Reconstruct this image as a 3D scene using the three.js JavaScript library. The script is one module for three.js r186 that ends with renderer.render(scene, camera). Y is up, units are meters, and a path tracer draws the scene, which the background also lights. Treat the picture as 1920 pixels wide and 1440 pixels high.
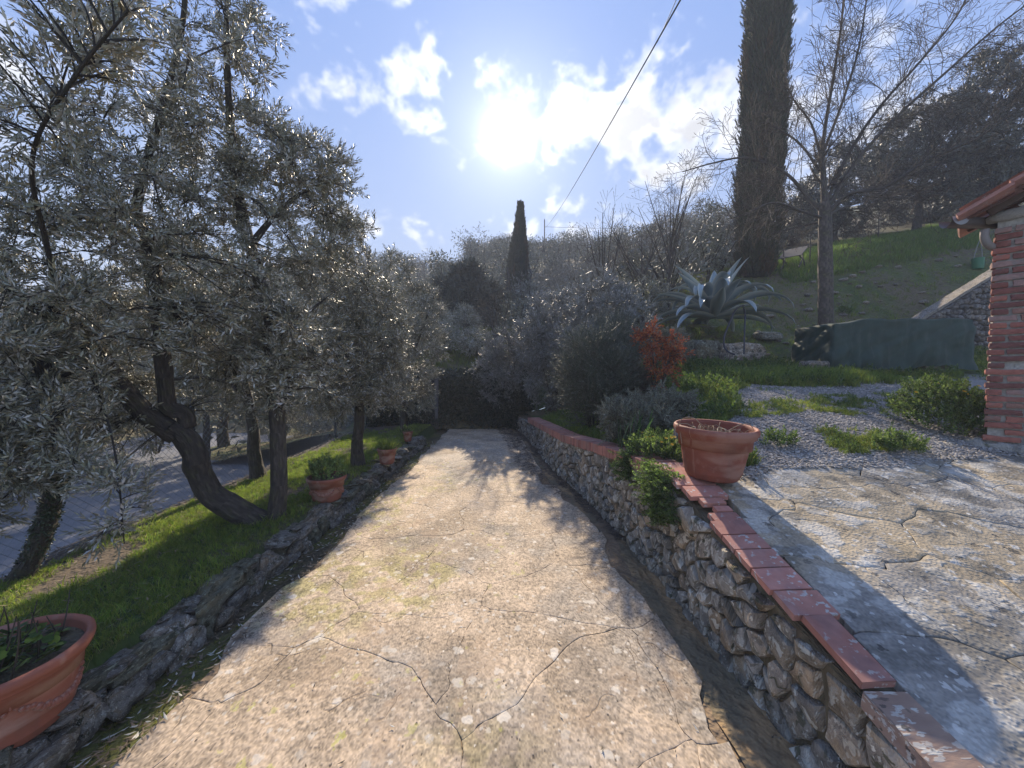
import * as THREE from 'three';
import { mergeGeometries, mergeVertices, toCreasedNormals } from 'three/addons/utils/BufferGeometryUtils.js';

// ---------------------------------------------------------------- camera, sun, sky, exposure
const scene = new THREE.Scene();
const EYE = 1.6, FOCAL = 720, PITCH = Math.atan(30 / 720);
const camera = new THREE.PerspectiveCamera(90, 4 / 3, 0.05, 900);
camera.position.set(0, EYE, 0);
camera.rotation.x = -PITCH;
const renderer = new THREE.WebGLRenderer({ antialias: true });
renderer.toneMapping = THREE.LinearToneMapping;
renderer.toneMappingExposure = 2.0;
renderer.shadowMap.enabled = true;
const SUN_AZ = -0.012, SUN_EL = 0.535;
const sunDir = new THREE.Vector3(Math.sin(SUN_AZ) * Math.cos(SUN_EL), Math.sin(SUN_EL), -Math.cos(SUN_AZ) * Math.cos(SUN_EL));
const sun = new THREE.DirectionalLight(new THREE.Color(1, 0.85, 0.65), 5);
sun.name = 'sun';
sun.position.copy(sunDir).multiplyScalar(80);
sun.castShadow = true;
sun.shadow.radius = 1.2;
sun.shadow.mapSize.set(4096, 4096);
Object.assign(sun.shadow.camera, { left: -30, right: 30, top: 30, bottom: -30, near: 1, far: 200 });
scene.add(sun, sun.target);
scene.fog = new THREE.FogExp2(new THREE.Color(0.80, 0.84, 0.95), 0.0032);

// ---------------------------------------------------------------- numbers, noise
const V = (x, y, z) => new THREE.Vector3(x, y, z);
const clamp = (x, a = 0, b = 1) => (x < a ? a : x > b ? b : x);
const lerp = (a, b, t) => a + (b - a) * t;
const smooth = (a, b, x) => { const t = clamp((x - a) / (b - a)); return t * t * (3 - 2 * t); };
function RNG(seed) {
  let s = seed | 0;
  const r = () => { s = (s + 0x6d2b79f5) | 0; let t = Math.imul(s ^ (s >>> 15), 1 | s); t = (t + Math.imul(t ^ (t >>> 7), 61 | t)) ^ t; return ((t ^ (t >>> 14)) >>> 0) / 4294967296; };
  r.u = (a, b) => a + (b - a) * r();
  r.i = (n) => Math.floor(r() * n);
  r.n = () => (r() + r() + r() + r() - 2) * 0.87;
  r.ball = () => { for (;;) { const v = V(r() * 2 - 1, r() * 2 - 1, r() * 2 - 1); if (v.lengthSq() < 1) return v; } };
  r.dir = () => r.ball().normalize();
  return r;
}
const table = new Float32Array(65536); { const r = RNG(77); for (let i = 0; i < 65536; i++) table[i] = r(); }
function vn(x, y, m = 255) {
  const xi = Math.floor(x), yi = Math.floor(y), fx = x - xi, fy = y - yi, u = fx * fx * (3 - 2 * fx), v = fy * fy * (3 - 2 * fy);
  const x0 = xi & m, x1 = (xi + 1) & m, y0 = (yi & m) << 8, y1 = ((yi + 1) & m) << 8;
  const a = table[y0 | x0], b = table[y0 | x1], c = table[y1 | x0], d = table[y1 | x1];
  return a + (b - a) * u + (c - a + (a - b - c + d) * u) * v;
}
function fbm(x, y, o = 5, m = 255) { let s = 0, a = 0.5, n = 0; for (let i = 0; i < o; i++) { s += a * vn(x + i * 17, y + i * 31, m); n += a; a *= 0.5; x *= 2; y *= 2; m = (m * 2 + 1) & 255; } return s / n; }
function vn3(x, y, z) { const zi = Math.floor(z), f = z - zi, u = f * f * (3 - 2 * f); return lerp(vn(x + zi * 37.0, y + zi * 59.0), vn(x + (zi + 1) * 37.0, y + (zi + 1) * 59.0), u); }
function curve(pts) {   // smooth interpolation through [x, y] pairs
  return (x) => {
    let i = 0; while (i < pts.length - 2 && x > pts[i + 1][0]) i++;
    const a = pts[i], b = pts[i + 1], p = pts[Math.max(0, i - 1)], q = pts[Math.min(pts.length - 1, i + 2)], h = b[0] - a[0];
    const t = clamp((x - a[0]) / h), ma = (b[1] - p[1]) / (b[0] - p[0]) * h, mb = (q[1] - a[1]) / (q[0] - a[0]) * h;
    return (2 * t ** 3 - 3 * t * t + 1) * a[1] + (t ** 3 - 2 * t * t + t) * ma + (-2 * t ** 3 + 3 * t * t) * b[1] + (t ** 3 - t * t) * mb;
  };
}
// a direction measured in the photograph, followed to the given distance ahead of the camera
function at(px, py, d) {
  const x = (px - 960) / FOCAL, y = (720 - py) / FOCAL, c = Math.cos(PITCH), s = Math.sin(PITCH), k = d / (y * s + c);
  return V(x * k, EYE + (y * c - s) * k, -d);
}

// ---------------------------------------------------------------- sky: clear winter blue with broken clouds round the sun
{
  const W = 3072, H = 1536, data = new Float32Array(W * H * 4), D = 180 / Math.PI;
  // azimuth, elevation, half width, half height (degrees), amount
  const puffs = [[9, 31.5, 10, 4.5, 1.05], [17, 31, 9, 4.5, 1.0], [25, 28, 9, 4, 1.0], [21, 25.5, 7, 2.6, 0.95], [33, 27, 8, 4.5, 0.9], [40, 24, 9, 4, 0.85], [-14, 36.5, 4, 3.2, 0.72], [-14.5, 31.7, 4, 1.8, 0.66], [-24, 33, 5, 2.6, 0.72], [-29, 35, 3.5, 2.4, 0.6],
    [-25.5, 40.5, 5, 2, 0.55], [-17, 41.5, 3, 1.6, 0.52], [10.6, 22.2, 4, 1.3, 0.78], [9, 19.2, 8, 1.4, 0.8], [-20, 19, 7, 1.6, 0.75], [2, 19.5, 6, 1.5, 0.7], [-50, 27, 9, 8, 0.72], [-58, 36, 9, 5, 0.66], [-40, 22, 8, 4, 0.6], [-33, 25, 5, 3, 0.66], [42, 33, 6, 2.5, 0.55], [19, 36, 3, 1.5, 0.55], [29, 33, 3, 1.6, 0.62]];
  for (let j = 0; j < H; j++) {
    const el = ((j + 0.5) / H - 0.5) * 180, ce = Math.cos(el / D), se = Math.sin(el / D);
    for (let i = 0; i < W; i++) {
      const th = ((i + 0.5) / W - 0.5) * 2 * Math.PI, x = Math.cos(th) * ce, z = Math.sin(th) * ce, o = (j * W + i) * 4;
      const h = clamp(se), ang = Math.acos(clamp(x * sunDir.x + se * sunDir.y + z * sunDir.z, -1, 1)) * D;
      const f = Math.pow(1 - h, 2.6);
      let r = lerp(0.082, 0.35, f), g = lerp(0.172, 0.445, f), b = lerp(0.42, 0.56, f);
      const glow = 6 * Math.exp(-ang / 0.9) + 0.15 * Math.exp(-((ang / 8) ** 2)) + 0.20 * Math.exp(-ang / 16);
      if (el > -1) {
        const az = Math.atan2(x, -z) * D;
        let cover = 0;
        for (const [pa, pe, pw, ph, k] of puffs) { const u = (az - pa) / pw, v = (el - pe) / ph, q = u * u + v * v; if (q < 4) cover = Math.max(cover, k * Math.exp(-q * 0.6)); }
        const far = Math.abs(az) > 60 ? smooth(60, 80, Math.abs(az)) : 0;
        if (cover > 0.04 || far > 0) {
          const wx = fbm(az * 0.13 + 3, el * 0.17 + 9, 3) - 0.5, wy = fbm(az * 0.13 + 40, el * 0.17 + 70, 3) - 0.5;
          const n = 0.62 * fbm(az * 0.24 + wx * 1.3 + 60, el * 0.36 + wy * 1.3 + 20, 7) + 0.38 * fbm(az * 0.8 + wx * 1.5 + 10, el * 1.1 + wy * 1.5 + 90, 6);
          if (far > 0) cover = Math.max(cover, far * 0.62 * smooth(0.42, 0.7, fbm(az * 0.035 + 5, el * 0.06 + 33, 3)) * smooth(2, 12, el));
          const dens = cover * 0.80 + (n - 0.5) * 1.9 - 0.40, a = 0.94 * smooth(-0.14, 0.6, dens), core = smooth(0.2, 0.7, dens + (fbm(az * 0.5, el * 0.75 + 50, 5) - 0.5) * 0.7);
          const edge = 0.60 + 0.4 * Math.exp(-ang / 14), dim = lerp(edge, 0.38 + 0.4 * Math.exp(-ang / 9), core);
          r = lerp(r, dim * 0.97, a); g = lerp(g, dim * 0.985, a); b = lerp(b, dim * 1.03, a);
        }
      }
      data[o] = r + glow * 1.0; data[o + 1] = g + glow * 0.97; data[o + 2] = b + glow * 0.9; data[o + 3] = 1;
    }
  }
  const t = new THREE.DataTexture(data, W, H, THREE.RGBAFormat, THREE.FloatType);
  t.mapping = THREE.EquirectangularReflectionMapping; t.magFilter = THREE.LinearFilter; t.needsUpdate = true;
  scene.background = t; scene.environment = t;
}

// ---------------------------------------------------------------- objects, names, labels
const taken = new Map();
function numbered(name) { const n = taken.get(name) ?? 0; taken.set(name, n + 1); return n ? name + '_' + String(n).padStart(3, '0') : name; }
function tag(o, label, category, group, kind) { o.userData.label = label; o.userData.category = category; if (group) o.userData.group = group; if (kind) o.userData.kind = kind; return o; }
function finish(o) { o.castShadow = o.receiveShadow = true; return o; }
function thing(name, label, category, group, pos) { const o = new THREE.Group(); o.name = numbered(name); if (pos) o.position.copy(pos); scene.add(o); return tag(o, label, category, group); }
function part(parent, name, geo, mat) { const m = finish(new THREE.Mesh(geo, mat)); m.name = parent === scene ? numbered(name) : name; parent.add(m); return m; }
function structure(name, geo, mat, label) { const m = part(scene, name, geo, mat); m.userData.kind = 'structure'; m.userData.label = label; m.userData.category = name.replace(/_/g, ' '); return m; }
const UPY = V(0, 1, 0);
// items: { p, dir, s, roll, c:[r,g,b] }
function scatter(parent, name, geo, mat, items, stuff = true) {
  const m = finish(new THREE.InstancedMesh(geo, mat, items.length)), M = new THREE.Matrix4(), q = new THREE.Quaternion(), q2 = new THREE.Quaternion(), S = V(1, 1, 1), C = new THREE.Color();
  items.forEach((it, i) => {
    q.setFromUnitVectors(UPY, it.dir ?? UPY); q2.setFromAxisAngle(UPY, it.roll ?? 0); q.multiply(q2);
    if (Array.isArray(it.s)) S.set(...it.s); else S.setScalar(it.s ?? 1);
    m.setMatrixAt(i, M.compose(it.p, q, S));
    const c = it.c ?? [1, 1, 1]; m.setColorAt(i, C.setRGB(c[0], c[1], c[2]));
  });
  m.name = parent === scene ? numbered(name) : name; if (stuff) m.userData.kind = 'stuff'; parent.add(m);
  return m;
}

// ---------------------------------------------------------------- mesh building
class MB {
  constructor() { this.p = []; this.uv = []; this.c = []; this.f = []; }
  v(x, y, z, u = 0, w = 0, c) { this.p.push(x, y, z); this.uv.push(u, w); if (c) this.c.push(c[0], c[1], c[2]); return this.p.length / 3 - 1; }
  tri(a, b, c) { this.f.push(a, b, c); }
  quad(a, b, c, d) { this.f.push(a, b, c, a, c, d); }
  geo(flat = false) {
    let g = new THREE.BufferGeometry();
    g.setAttribute('position', new THREE.Float32BufferAttribute(this.p, 3)); g.setAttribute('uv', new THREE.Float32BufferAttribute(this.uv, 2));
    if (this.c.length === this.p.length) g.setAttribute('color', new THREE.Float32BufferAttribute(this.c, 3));
    g.setIndex(this.f); if (flat) g = g.toNonIndexed(); g.computeVertexNormals(); return g;
  }
  // tapered tube along points; rad(t, angle) or [r0, r1]
  tube(pts, rad, sides = 6, { cap = true, u0 = 0, col } = {}) {
    const n = pts.length, fr = [], T = V(), N = V(1, 0, 0), B = V(); let len = 0;
    for (let i = 0; i < n; i++) {
      T.subVectors(pts[Math.min(n - 1, i + 1)], pts[Math.max(0, i - 1)]).normalize();
      if (i === 0) { N.set(1, 0, 0); if (Math.abs(T.x) > 0.8) N.set(0, 0, 1); }
      N.addScaledVector(T, -N.dot(T)).normalize(); B.crossVectors(T, N);
      if (i) len += pts[i].distanceTo(pts[i - 1]);
      const row = [];
      for (let k = 0; k <= sides; k++) {
        const a = (k % sides) / sides * 2 * Math.PI, t = i / (n - 1), r = typeof rad === 'function' ? rad(t, a, len) : lerp(rad[0], rad[1], t), c = Math.cos(a) * r, s = Math.sin(a) * r;
        row.push(this.v(pts[i].x + N.x * c + B.x * s, pts[i].y + N.y * c + B.y * s, pts[i].z + N.z * c + B.z * s, u0 + k / sides * 0.5, len, col));
      }
      fr.push(row);
    }
    for (let i = 0; i < n - 1; i++) for (let k = 0; k < sides; k++) this.quad(fr[i][k], fr[i][k + 1], fr[i + 1][k + 1], fr[i + 1][k]);
    if (cap) for (const [row, p, w] of [[fr[0], pts[0], 0], [fr[n - 1], pts[n - 1], 1]]) { const m = this.v(p.x, p.y, p.z, 0, 0, col); for (let k = 0; k < sides; k++) w ? this.tri(row[k], row[k + 1], m) : this.tri(row[k + 1], row[k], m); }
    return this;
  }
  box(cx, cy, cz, sx, sy, sz) {
    const X = [cx - sx / 2, cx + sx / 2], Y = [cy - sy / 2, cy + sy / 2], Z = [cz - sz / 2, cz + sz / 2];
    const face = (a, b, c, d, u, w) => { const q = [a, b, c, d].map(([i, j, k], n) => this.v(X[i], Y[j], Z[k], [0, u, u, 0][n], [0, 0, w, w][n])); this.quad(...q); };
    face([0, 0, 1], [1, 0, 1], [1, 1, 1], [0, 1, 1], sx, sy); face([1, 0, 0], [0, 0, 0], [0, 1, 0], [1, 1, 0], sx, sy);
    face([1, 0, 1], [1, 0, 0], [1, 1, 0], [1, 1, 1], sz, sy); face([0, 0, 0], [0, 0, 1], [0, 1, 1], [0, 1, 0], sz, sy);
    face([0, 1, 1], [1, 1, 1], [1, 1, 0], [0, 1, 0], sx, sz); face([0, 0, 0], [1, 0, 0], [1, 0, 1], [0, 0, 1], sx, sz);
    return this;
  }
}
const smoothPath = (pts, n) => { const c = new THREE.CatmullRomCurve3(pts, false, 'centripetal'); return c.getPoints(n); };
function rock(seed, detail = 2, rough = 0.35, square = 0.45, uvk = 0.25) {   // a lump of about unit radius
  let g = new THREE.IcosahedronGeometry(1, detail); g.deleteAttribute('normal'); g.deleteAttribute('uv'); g = mergeVertices(g, 1e-4);
  const p = g.attributes.position, uv = [], k = seed * 7.31;
  for (let i = 0; i < p.count; i++) {
    const x = p.getX(i), y = p.getY(i), z = p.getZ(i);
    let s = 1 + rough * 2 * (vn3(x * 1.3 + k, y * 1.3 + k * 2, z * 1.3 + 9) - 0.5) + rough * 0.9 * (vn3(x * 3.1 + k, y * 3.1, z * 3.1 + k) - 0.5);
    const q = Math.max(Math.abs(x), Math.abs(y), Math.abs(z)); s *= lerp(1, 0.82 / q, square);
    p.setXYZ(i, x * s, y * s, z * s);
  }
  g.computeVertexNormals(); const h = g.toNonIndexed(), a = h.attributes.position, e1 = V(), e2 = V(), n = V();
  for (let i = 0; i < a.count; i += 3) { n.fromBufferAttribute(a, i); e1.fromBufferAttribute(a, i + 1).sub(n); e2.fromBufferAttribute(a, i + 2).sub(n); n.crossVectors(e1, e2); const X = Math.abs(n.x), Y = Math.abs(n.y), Z = Math.abs(n.z); for (let j = i; j < i + 3; j++) { const [u, w] = X > Y && X > Z ? [a.getZ(j), a.getY(j)] : Y > Z ? [a.getX(j), a.getZ(j)] : [a.getX(j), a.getY(j)]; uv.push(u * uvk + k, w * uvk + k); } }
  h.setAttribute('uv', new THREE.Float32BufferAttribute(uv, 2)); return h;
}
function clip(poly, nx, ny, c) {   // keeps nx*x + ny*y <= c
  const out = [];
  for (let i = 0; i < poly.length; i++) {
    const a = poly[i], b = poly[(i + 1) % poly.length], da = nx * a[0] + ny * a[1] - c, db = nx * b[0] + ny * b[1] - c;
    if (da <= 0) out.push(a);
    if (da * db < 0) { const t = da / (da - db); out.push([lerp(a[0], b[0], t), lerp(a[1], b[1], t)]); }
  }
  return out;
}
function cells(sites, reach, bounds, kx = 1) {   // irregular cells round the sites; kx stretches the measure along x
  return sites.map((s, i) => {
    let poly = bounds(s);
    for (let j = 0; j < sites.length && poly.length > 2; j++) {
      if (j === i) continue; const t = sites[j], dx = t[0] - s[0], dy = t[1] - s[1]; if (dx * dx * kx + dy * dy > reach * reach) continue;
      poly = clip(poly, dx * kx, dy, (dx * kx) * (s[0] + t[0]) / 2 + dy * (s[1] + t[1]) / 2);
    }
    return poly;
  });
}
function centroid(poly) { let a = 0, x = 0, y = 0; for (let i = 0; i < poly.length; i++) { const p = poly[i], q = poly[(i + 1) % poly.length], w = p[0] * q[1] - q[0] * p[1]; a += w; x += (p[0] + q[0]) * w; y += (p[1] + q[1]) * w; } return [x / (3 * a), y / (3 * a), Math.abs(a / 2)]; }
function inset(poly, d) { let out = poly, s = 0; for (let i = 0; i < poly.length; i++) { const p = poly[i], q = poly[(i + 1) % poly.length]; s += p[0] * q[1] - q[0] * p[1]; } s = Math.sign(s) || 1;
  for (let i = 0; i < poly.length && out.length > 2; i++) { const p = poly[i], q = poly[(i + 1) % poly.length], dx = q[0] - p[0], dy = q[1] - p[1], l = Math.hypot(dx, dy); if (l < 1e-6) continue; const nx = dy / l * s, ny = -dx / l * s; out = clip(out, nx, ny, nx * p[0] + ny * p[1] - d); } return out; }
function resample(poly, step, jit, r) {
  const out = [];
  for (let i = 0; i < poly.length; i++) { const a = poly[i], b = poly[(i + 1) % poly.length], l = Math.hypot(b[0] - a[0], b[1] - a[1]), n = Math.max(1, Math.round(l / step)); if (l < step * 0.25) continue; for (let k = 0; k < n; k++) out.push([lerp(a[0], b[0], k / n) + r.n() * jit, lerp(a[1], b[1], k / n) + r.n() * jit]); }
  return out;
}

// ---------------------------------------------------------------- textures
const toS = new Uint8Array(4097); for (let i = 0; i <= 4096; i++) { const x = i / 4096; toS[i] = Math.round(255 * (x <= 0.0031308 ? x * 12.92 : 1.055 * Math.pow(x, 1 / 2.4) - 0.055)); }
class Canvas2 {   // linear colour and height, painted in metres
  constructor(n, h = n) { this.w = n; this.h = h; this.c = new Float32Array(n * h * 3); this.z = new Float32Array(n * h); }
  fill(fn) { const out = [0, 0, 0, 0]; for (let j = 0, i = 0; j < this.h; j++) for (let k = 0; k < this.w; k++, i++) { fn((k + 0.5) / this.w, (j + 0.5) / this.h, out); this.c[i * 3] = out[0]; this.c[i * 3 + 1] = out[1]; this.c[i * 3 + 2] = out[2]; this.z[i] = out[3]; } return this; }
  // ragged blots; u, v in 0..1, radii in pixels
  blot(u, v, rx, ry, col, a, dz, seed, rag = 0.7) {
    const cx = u * this.w, cy = v * this.h;
    for (let j = Math.floor(cy - ry * 1.5); j <= cy + ry * 1.5; j++) for (let i = Math.floor(cx - rx * 1.5); i <= cx + rx * 1.5; i++) {
      const dx = (i - cx) / rx, dy = (j - cy) / ry, q = Math.sqrt(dx * dx + dy * dy) + (vn(dx * 2.2 + seed, dy * 2.2 + seed * 3) - 0.5) * rag; if (q > 1) continue;
      const k = ((j + this.h * 4) % this.h) * this.w + ((i + this.w * 4) % this.w), w = a * smooth(1, 0.75, q);
      for (let n = 0; n < 3; n++) this.c[k * 3 + n] = lerp(this.c[k * 3 + n], col[n], w); this.z[k] += dz * w;
    }
  }
  line(pts, wpx, col, a, dz) {
    for (let s = 0; s < pts.length - 1; s++) { const [x0, y0] = pts[s], [x1, y1] = pts[s + 1], n = Math.ceil(Math.hypot((x1 - x0) * this.w, (y1 - y0) * this.h)); for (let k = 0; k < n; k++) { const x = lerp(x0, x1, k / n) * this.w, y = lerp(y0, y1, k / n) * this.h, w = wpx * (0.5 + vn(x * 0.05, y * 0.05)); for (let j = Math.floor(y - w); j <= y + w; j++) for (let i = Math.floor(x - w); i <= x + w; i++) { if ((i - x) ** 2 + (j - y) ** 2 > w * w) continue; const q = ((j + this.h * 4) % this.h) * this.w + ((i + this.w * 4) % this.w); for (let m = 0; m < 3; m++) this.c[q * 3 + m] = lerp(this.c[q * 3 + m], col[m], a); this.z[q] = lerp(this.z[q], dz, a); } } }
  }
  make(repeat) {
    const n = this.w * this.h, c = new Uint8Array(n * 4), z = new Uint8Array(n * 4);
    for (let i = 0; i < n; i++) { for (let k = 0; k < 3; k++) c[i * 4 + k] = toS[Math.round(clamp(this.c[i * 3 + k]) * 4096)]; c[i * 4 + 3] = 255; z[i * 4] = z[i * 4 + 1] = z[i * 4 + 2] = Math.round(clamp(this.z[i]) * 255); z[i * 4 + 3] = 255; }
    const mk = (a, srgb) => { const t = new THREE.DataTexture(a, this.w, this.h); if (srgb) t.colorSpace = THREE.SRGBColorSpace; t.magFilter = THREE.LinearFilter; t.wrapS = t.wrapT = THREE.RepeatWrapping; if (repeat) t.repeat.set(repeat, repeat); t.needsUpdate = true; return t; };
    return [mk(c, true), mk(z, false)];
  }
}
const shade = (c, k) => [c[0] * k, c[1] * k, c[2] * k];
const mix3 = (a, b, t) => [lerp(a[0], b[0], t), lerp(a[1], b[1], t), lerp(a[2], b[2], t)];
function surface([map, bumpMap], bumpScale, roughness = 0.9, more = {}) { return new THREE.MeshStandardMaterial({ map, bumpMap, bumpScale, roughness, ...more }); }
const plain = (r, g, b, roughness = 0.8, more = {}) => new THREE.MeshStandardMaterial({ color: new THREE.Color().setRGB(r, g, b), roughness, ...more });
const leafMat = (roughness = 0.5, more = {}) => new THREE.MeshStandardMaterial({ vertexColors: true, roughness, side: THREE.DoubleSide, ...more });
const softLeaf = (t = 0.4) => new THREE.MeshPhysicalMaterial({ vertexColors: true, roughness: 0.95, transmission: t, thickness: 0, side: THREE.DoubleSide, specularIntensity: 0.4 });

const texStone = (() => {   // grey-brown field stone with pale lichen and dark moss; 1.2 m across
  const r = RNG(5), t = new Canvas2(1024).fill((u, v, o) => {
    const n = fbm(u * 16, v * 16, 6, 15), m = fbm(u * 8 + 5, v * 8 + 60, 5, 7), g = vn(u * 256, v * 256);
    const k = 0.03 + 0.27 * n + 0.07 * (g - 0.5), w = smooth(0.5, 0.68, m);
    o[0] = k * lerp(1.08, 1.25, w); o[1] = k * lerp(1.0, 1.02, w); o[2] = k * lerp(0.9, 0.75, w); o[3] = 0.3 + 0.5 * n + 0.12 * g;
  });
  for (let i = 0; i < 1700; i++) { const k = r.u(0.7, 1.2), s = r() < 0.1 ? r.u(10, 24) : r.u(2, 9); t.blot(r(), r(), s, s * r.u(0.6, 1.4), [0.42 * k, 0.415 * k, 0.38 * k], r.u(0.4, 0.9), 0.06, i, 1.3); }
  for (let i = 0; i < 160; i++) t.blot(r(), r(), r.u(6, 30), r.u(6, 30), r() < 0.6 ? [0.035, 0.04, 0.02] : [0.07, 0.06, 0.045], r.u(0.5, 0.9), -0.05, i + 50, 1.4);
  return t.make(0.85);
})();
const texBark = (() => t512((u, v, o) => { const n = fbm(u * 32, v * 8, 5, 15), k = Math.abs(fbm(u * 16 + 3, v * 4, 4, 15) - 0.5) * 2, c = 0.03 + 0.15 * n * (0.35 + k); const m = smooth(0.55, 0.75, fbm(u * 8, v * 8 + 40, 4, 7)); o[0] = c * 1.08; o[1] = c * lerp(0.98, 1.08, m); o[2] = c * lerp(0.86, 0.7, m); o[3] = 0.2 + 0.5 * n + 0.4 * k; }, 2))();
function t512(fn, rep) { return new Canvas2(512).fill(fn).make(rep); }
const texTerracotta = t512((u, v, o) => { const bl = smooth(0.52, 0.72, fbm(u * 4 + 3, v * 8 + 5, 6, 3)) * 0.6, dk = smooth(0.56, 0.74, fbm(u * 16 + 31, v * 4 + 7, 5, 15)) * 0.5; const n = fbm(u * 8, v * 16, 6, 7), s = smooth(0.62, 0.75, fbm(u * 16 + 9, v * 8, 5, 15)), k = 0.85 + 0.35 * (n - 0.5); o[0] = lerp(0.29 * k, 0.36, s * 0.5); o[1] = lerp(0.098 * k, 0.22, s * 0.45); o[2] = lerp(0.06 * k, 0.17, s * 0.45); o[0] = lerp(lerp(o[0], 0.16, dk), 0.40, bl); o[1] = lerp(lerp(o[1], 0.075, dk), 0.27, bl); o[2] = lerp(lerp(o[2], 0.055, dk), 0.21, bl); o[3] = 0.5 + 0.3 * n + 0.1 * vn(u * 128, v * 128, 127); });
const texTile = t512((u, v, o) => { const n = fbm(u * 16, v * 16, 6, 15), w = smooth(0.63, 0.70, fbm(u * 32 + 9, v * 32, 5, 31)) * smooth(0.5, 0.62, fbm(u * 4, v * 4 + 5, 3, 3)); const q = smooth(0.45, 0.7, fbm(u * 4 + 9, v * 4, 5, 3)); o[0] = lerp(0.37 + 0.16 * (n - 0.5) - 0.07 * q, 0.42, w); o[1] = lerp(0.17 + 0.09 * (n - 0.5) - 0.01 * q, 0.39, w); o[2] = lerp(0.13 + 0.07 * (n - 0.5) + 0.005 * q, 0.36, w); o[3] = 0.4 + 0.3 * n + 0.2 * w; });
const texBrick = t512((u, v, o) => { const n = fbm(u * 16, v * 16, 6, 15), d = smooth(0.55, 0.8, fbm(u * 8 + 7, v * 8, 5, 7)), k = 0.7 + 0.7 * n; o[0] = lerp(0.275 * k, 0.20, d * 0.7); o[1] = lerp(0.112 * k, 0.125, d * 0.7); o[2] = lerp(0.085 * k, 0.10, d * 0.7); o[3] = 0.2 + 0.6 * n + 0.2 * vn(u * 128, v * 128, 127); }, 3);
const texMortar = t512((u, v, o) => { const n = fbm(u * 32, v * 32, 5, 31), k = 0.30 + 0.22 * (n - 0.4); o[0] = k * 1.05; o[1] = k * 0.98; o[2] = k * 0.86; o[3] = n; }, 2);
const texSoil = t512((u, v, o) => { const n = fbm(u * 32, v * 32, 5, 31), m = fbm(u * 8, v * 8 + 3, 4, 7), k = 0.055 + 0.09 * n; o[0] = k * 1.25; o[1] = k * lerp(0.95, 1.1, m); o[2] = k * 0.66; o[3] = n; }, 1);
const texGround = t512((u, v, o) => { const n = fbm(u * 64, v * 64, 4, 63), m = fbm(u * 8, v * 8 + 3, 5, 7), k = 0.65 + 0.7 * n; o[0] = o[1] = o[2] = clamp(k * lerp(0.8, 1.15, m)); o[3] = n; }, 0.5);
const matBark = surface(texBark, 0.03, 0.95, { color: new THREE.Color().setRGB(0.72, 0.68, 0.66) }), matStone = surface(texStone, 0.03, 0.94), matTerracotta = surface(texTerracotta, 0.002, 0.75), matTile = surface(texTile, 0.003, 0.92);
const matSoil = surface(texSoil, 0.02, 1), matMortar = surface(texMortar, 0.008, 0.95);

// ---------------------------------------------------------------- the lie of the land (d: metres ahead of the camera)
const wallX = curve([[-2, 1.45], [0.6, 1.30], [1.32, 1.247], [2.24, 1.185], [3.1, 1.14], [4.33, 0.99], [5.49, 0.79], [6.36, 0.645], [8.6, 0.406], [9.6, 0.25], [10.5, 0.1]]);
const wallH = curve([[-2, -0.36], [0.6, 0.29], [1.32, 0.47], [2.24, 0.69], [2.75, 0.815], [3.1, 0.82], [4.33, 0.72], [5.49, 0.617], [6.36, 0.59], [8.6, 0.466], [10.5, 0.40]]);
const bankRise = (d) => (d < 3 ? 0.14 + 0.25 * d : d < 8.2 ? 0.89 + 0.16 * (d - 3) : d < 14 ? 1.722 + 0.55 * (d - 8.2) : d < 85 ? 4.912 + 0.285 * (d - 14) : 25.15 + 0.02 * (d - 85));
const hillRise = (d) => (d < 10 ? 0 : d < 82 ? 0.335 * (d - 10) + 1.0 * (1 - Math.exp(-(d - 10) / 1.5)) : 25.1 + 0.02 * (d - 82));
function land(x, d) {   // the bank, garden and hill: everything above the drive's retaining wall
  const wx = wallX(Math.min(d, 10.5)), s = x - wx;
  const left = smooth(-3.5, -9, x), low = d < 10 ? wallH(d) : Math.max(0.4 * smooth(-0.3, 0.2, x), hillRise(d - 9 * left));
  const bow = 2.4 * smooth(13, 18, d) * smooth(8, 3, x) * smooth(40, 20, d), side = -bow + bankRise(d) + 0.19 * Math.max(0, x - 7.5) * smooth(8.4, 13, d) * smooth(90, 40, d);
  const t = d < 2.9 ? smooth(0.02, 0.3, s) : smooth(0.14, 1.6 + 0.4 * Math.max(0, d - 4), s);
  let y = lerp(low, side, t);
  y += (fbm(x * 0.5 + 50, d * 0.5 + 50, 3) - 0.5) * 0.25 * smooth(8.2, 10.5, d) + (fbm(x * 0.05 + 5, d * 0.05 + 5, 3) - 0.5) * 7 * smooth(25, 60, d) - 1.0 * left * smooth(24, 12, d);
  if (d < 11 && x < 0) y = Math.max(y, -0.04 - 1.2 * left); return y - 6 * smooth(-20, -90, x) * smooth(30, 70, d);
}
const lawnY = (x, d) => lerp(0.15, 0.04, smooth(-2.1, -3.7, x)) + (fbm(x * 1.4 + 9, d * 1.4 + 9, 3) - 0.5) * 0.09;
function lowY(x, d) {   // drive bed, gutters, lawn, bank down to the lane
  if (x > -1.66) return -0.05;
  if (x > -1.98) return lerp(-0.05, -0.085, smooth(-1.66, -1.85, x)) + (fbm(x * 5, d * 5, 3) - 0.5) * 0.03;
  if (x > -3.8) return lerp(-0.085, lawnY(x, d), smooth(-1.98, -2.1, x));
  return lerp(lawnY(-3.8, d), -0.98, smooth(-3.8, -5.3, x)) + (fbm(x * 2, d * 2, 3) - 0.5) * 0.08;
}
function dropOn(px, py, fn = land, from = 2) {   // where the line of sight meets the land
  let d = from, p; for (; d < 150; d += 0.02) { p = at(px, py, d); if (p.y <= fn(p.x, d)) break; } return p;
}
const onLand = (x, d, lift = 0) => V(x, land(x, d) + lift, -d);
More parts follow.
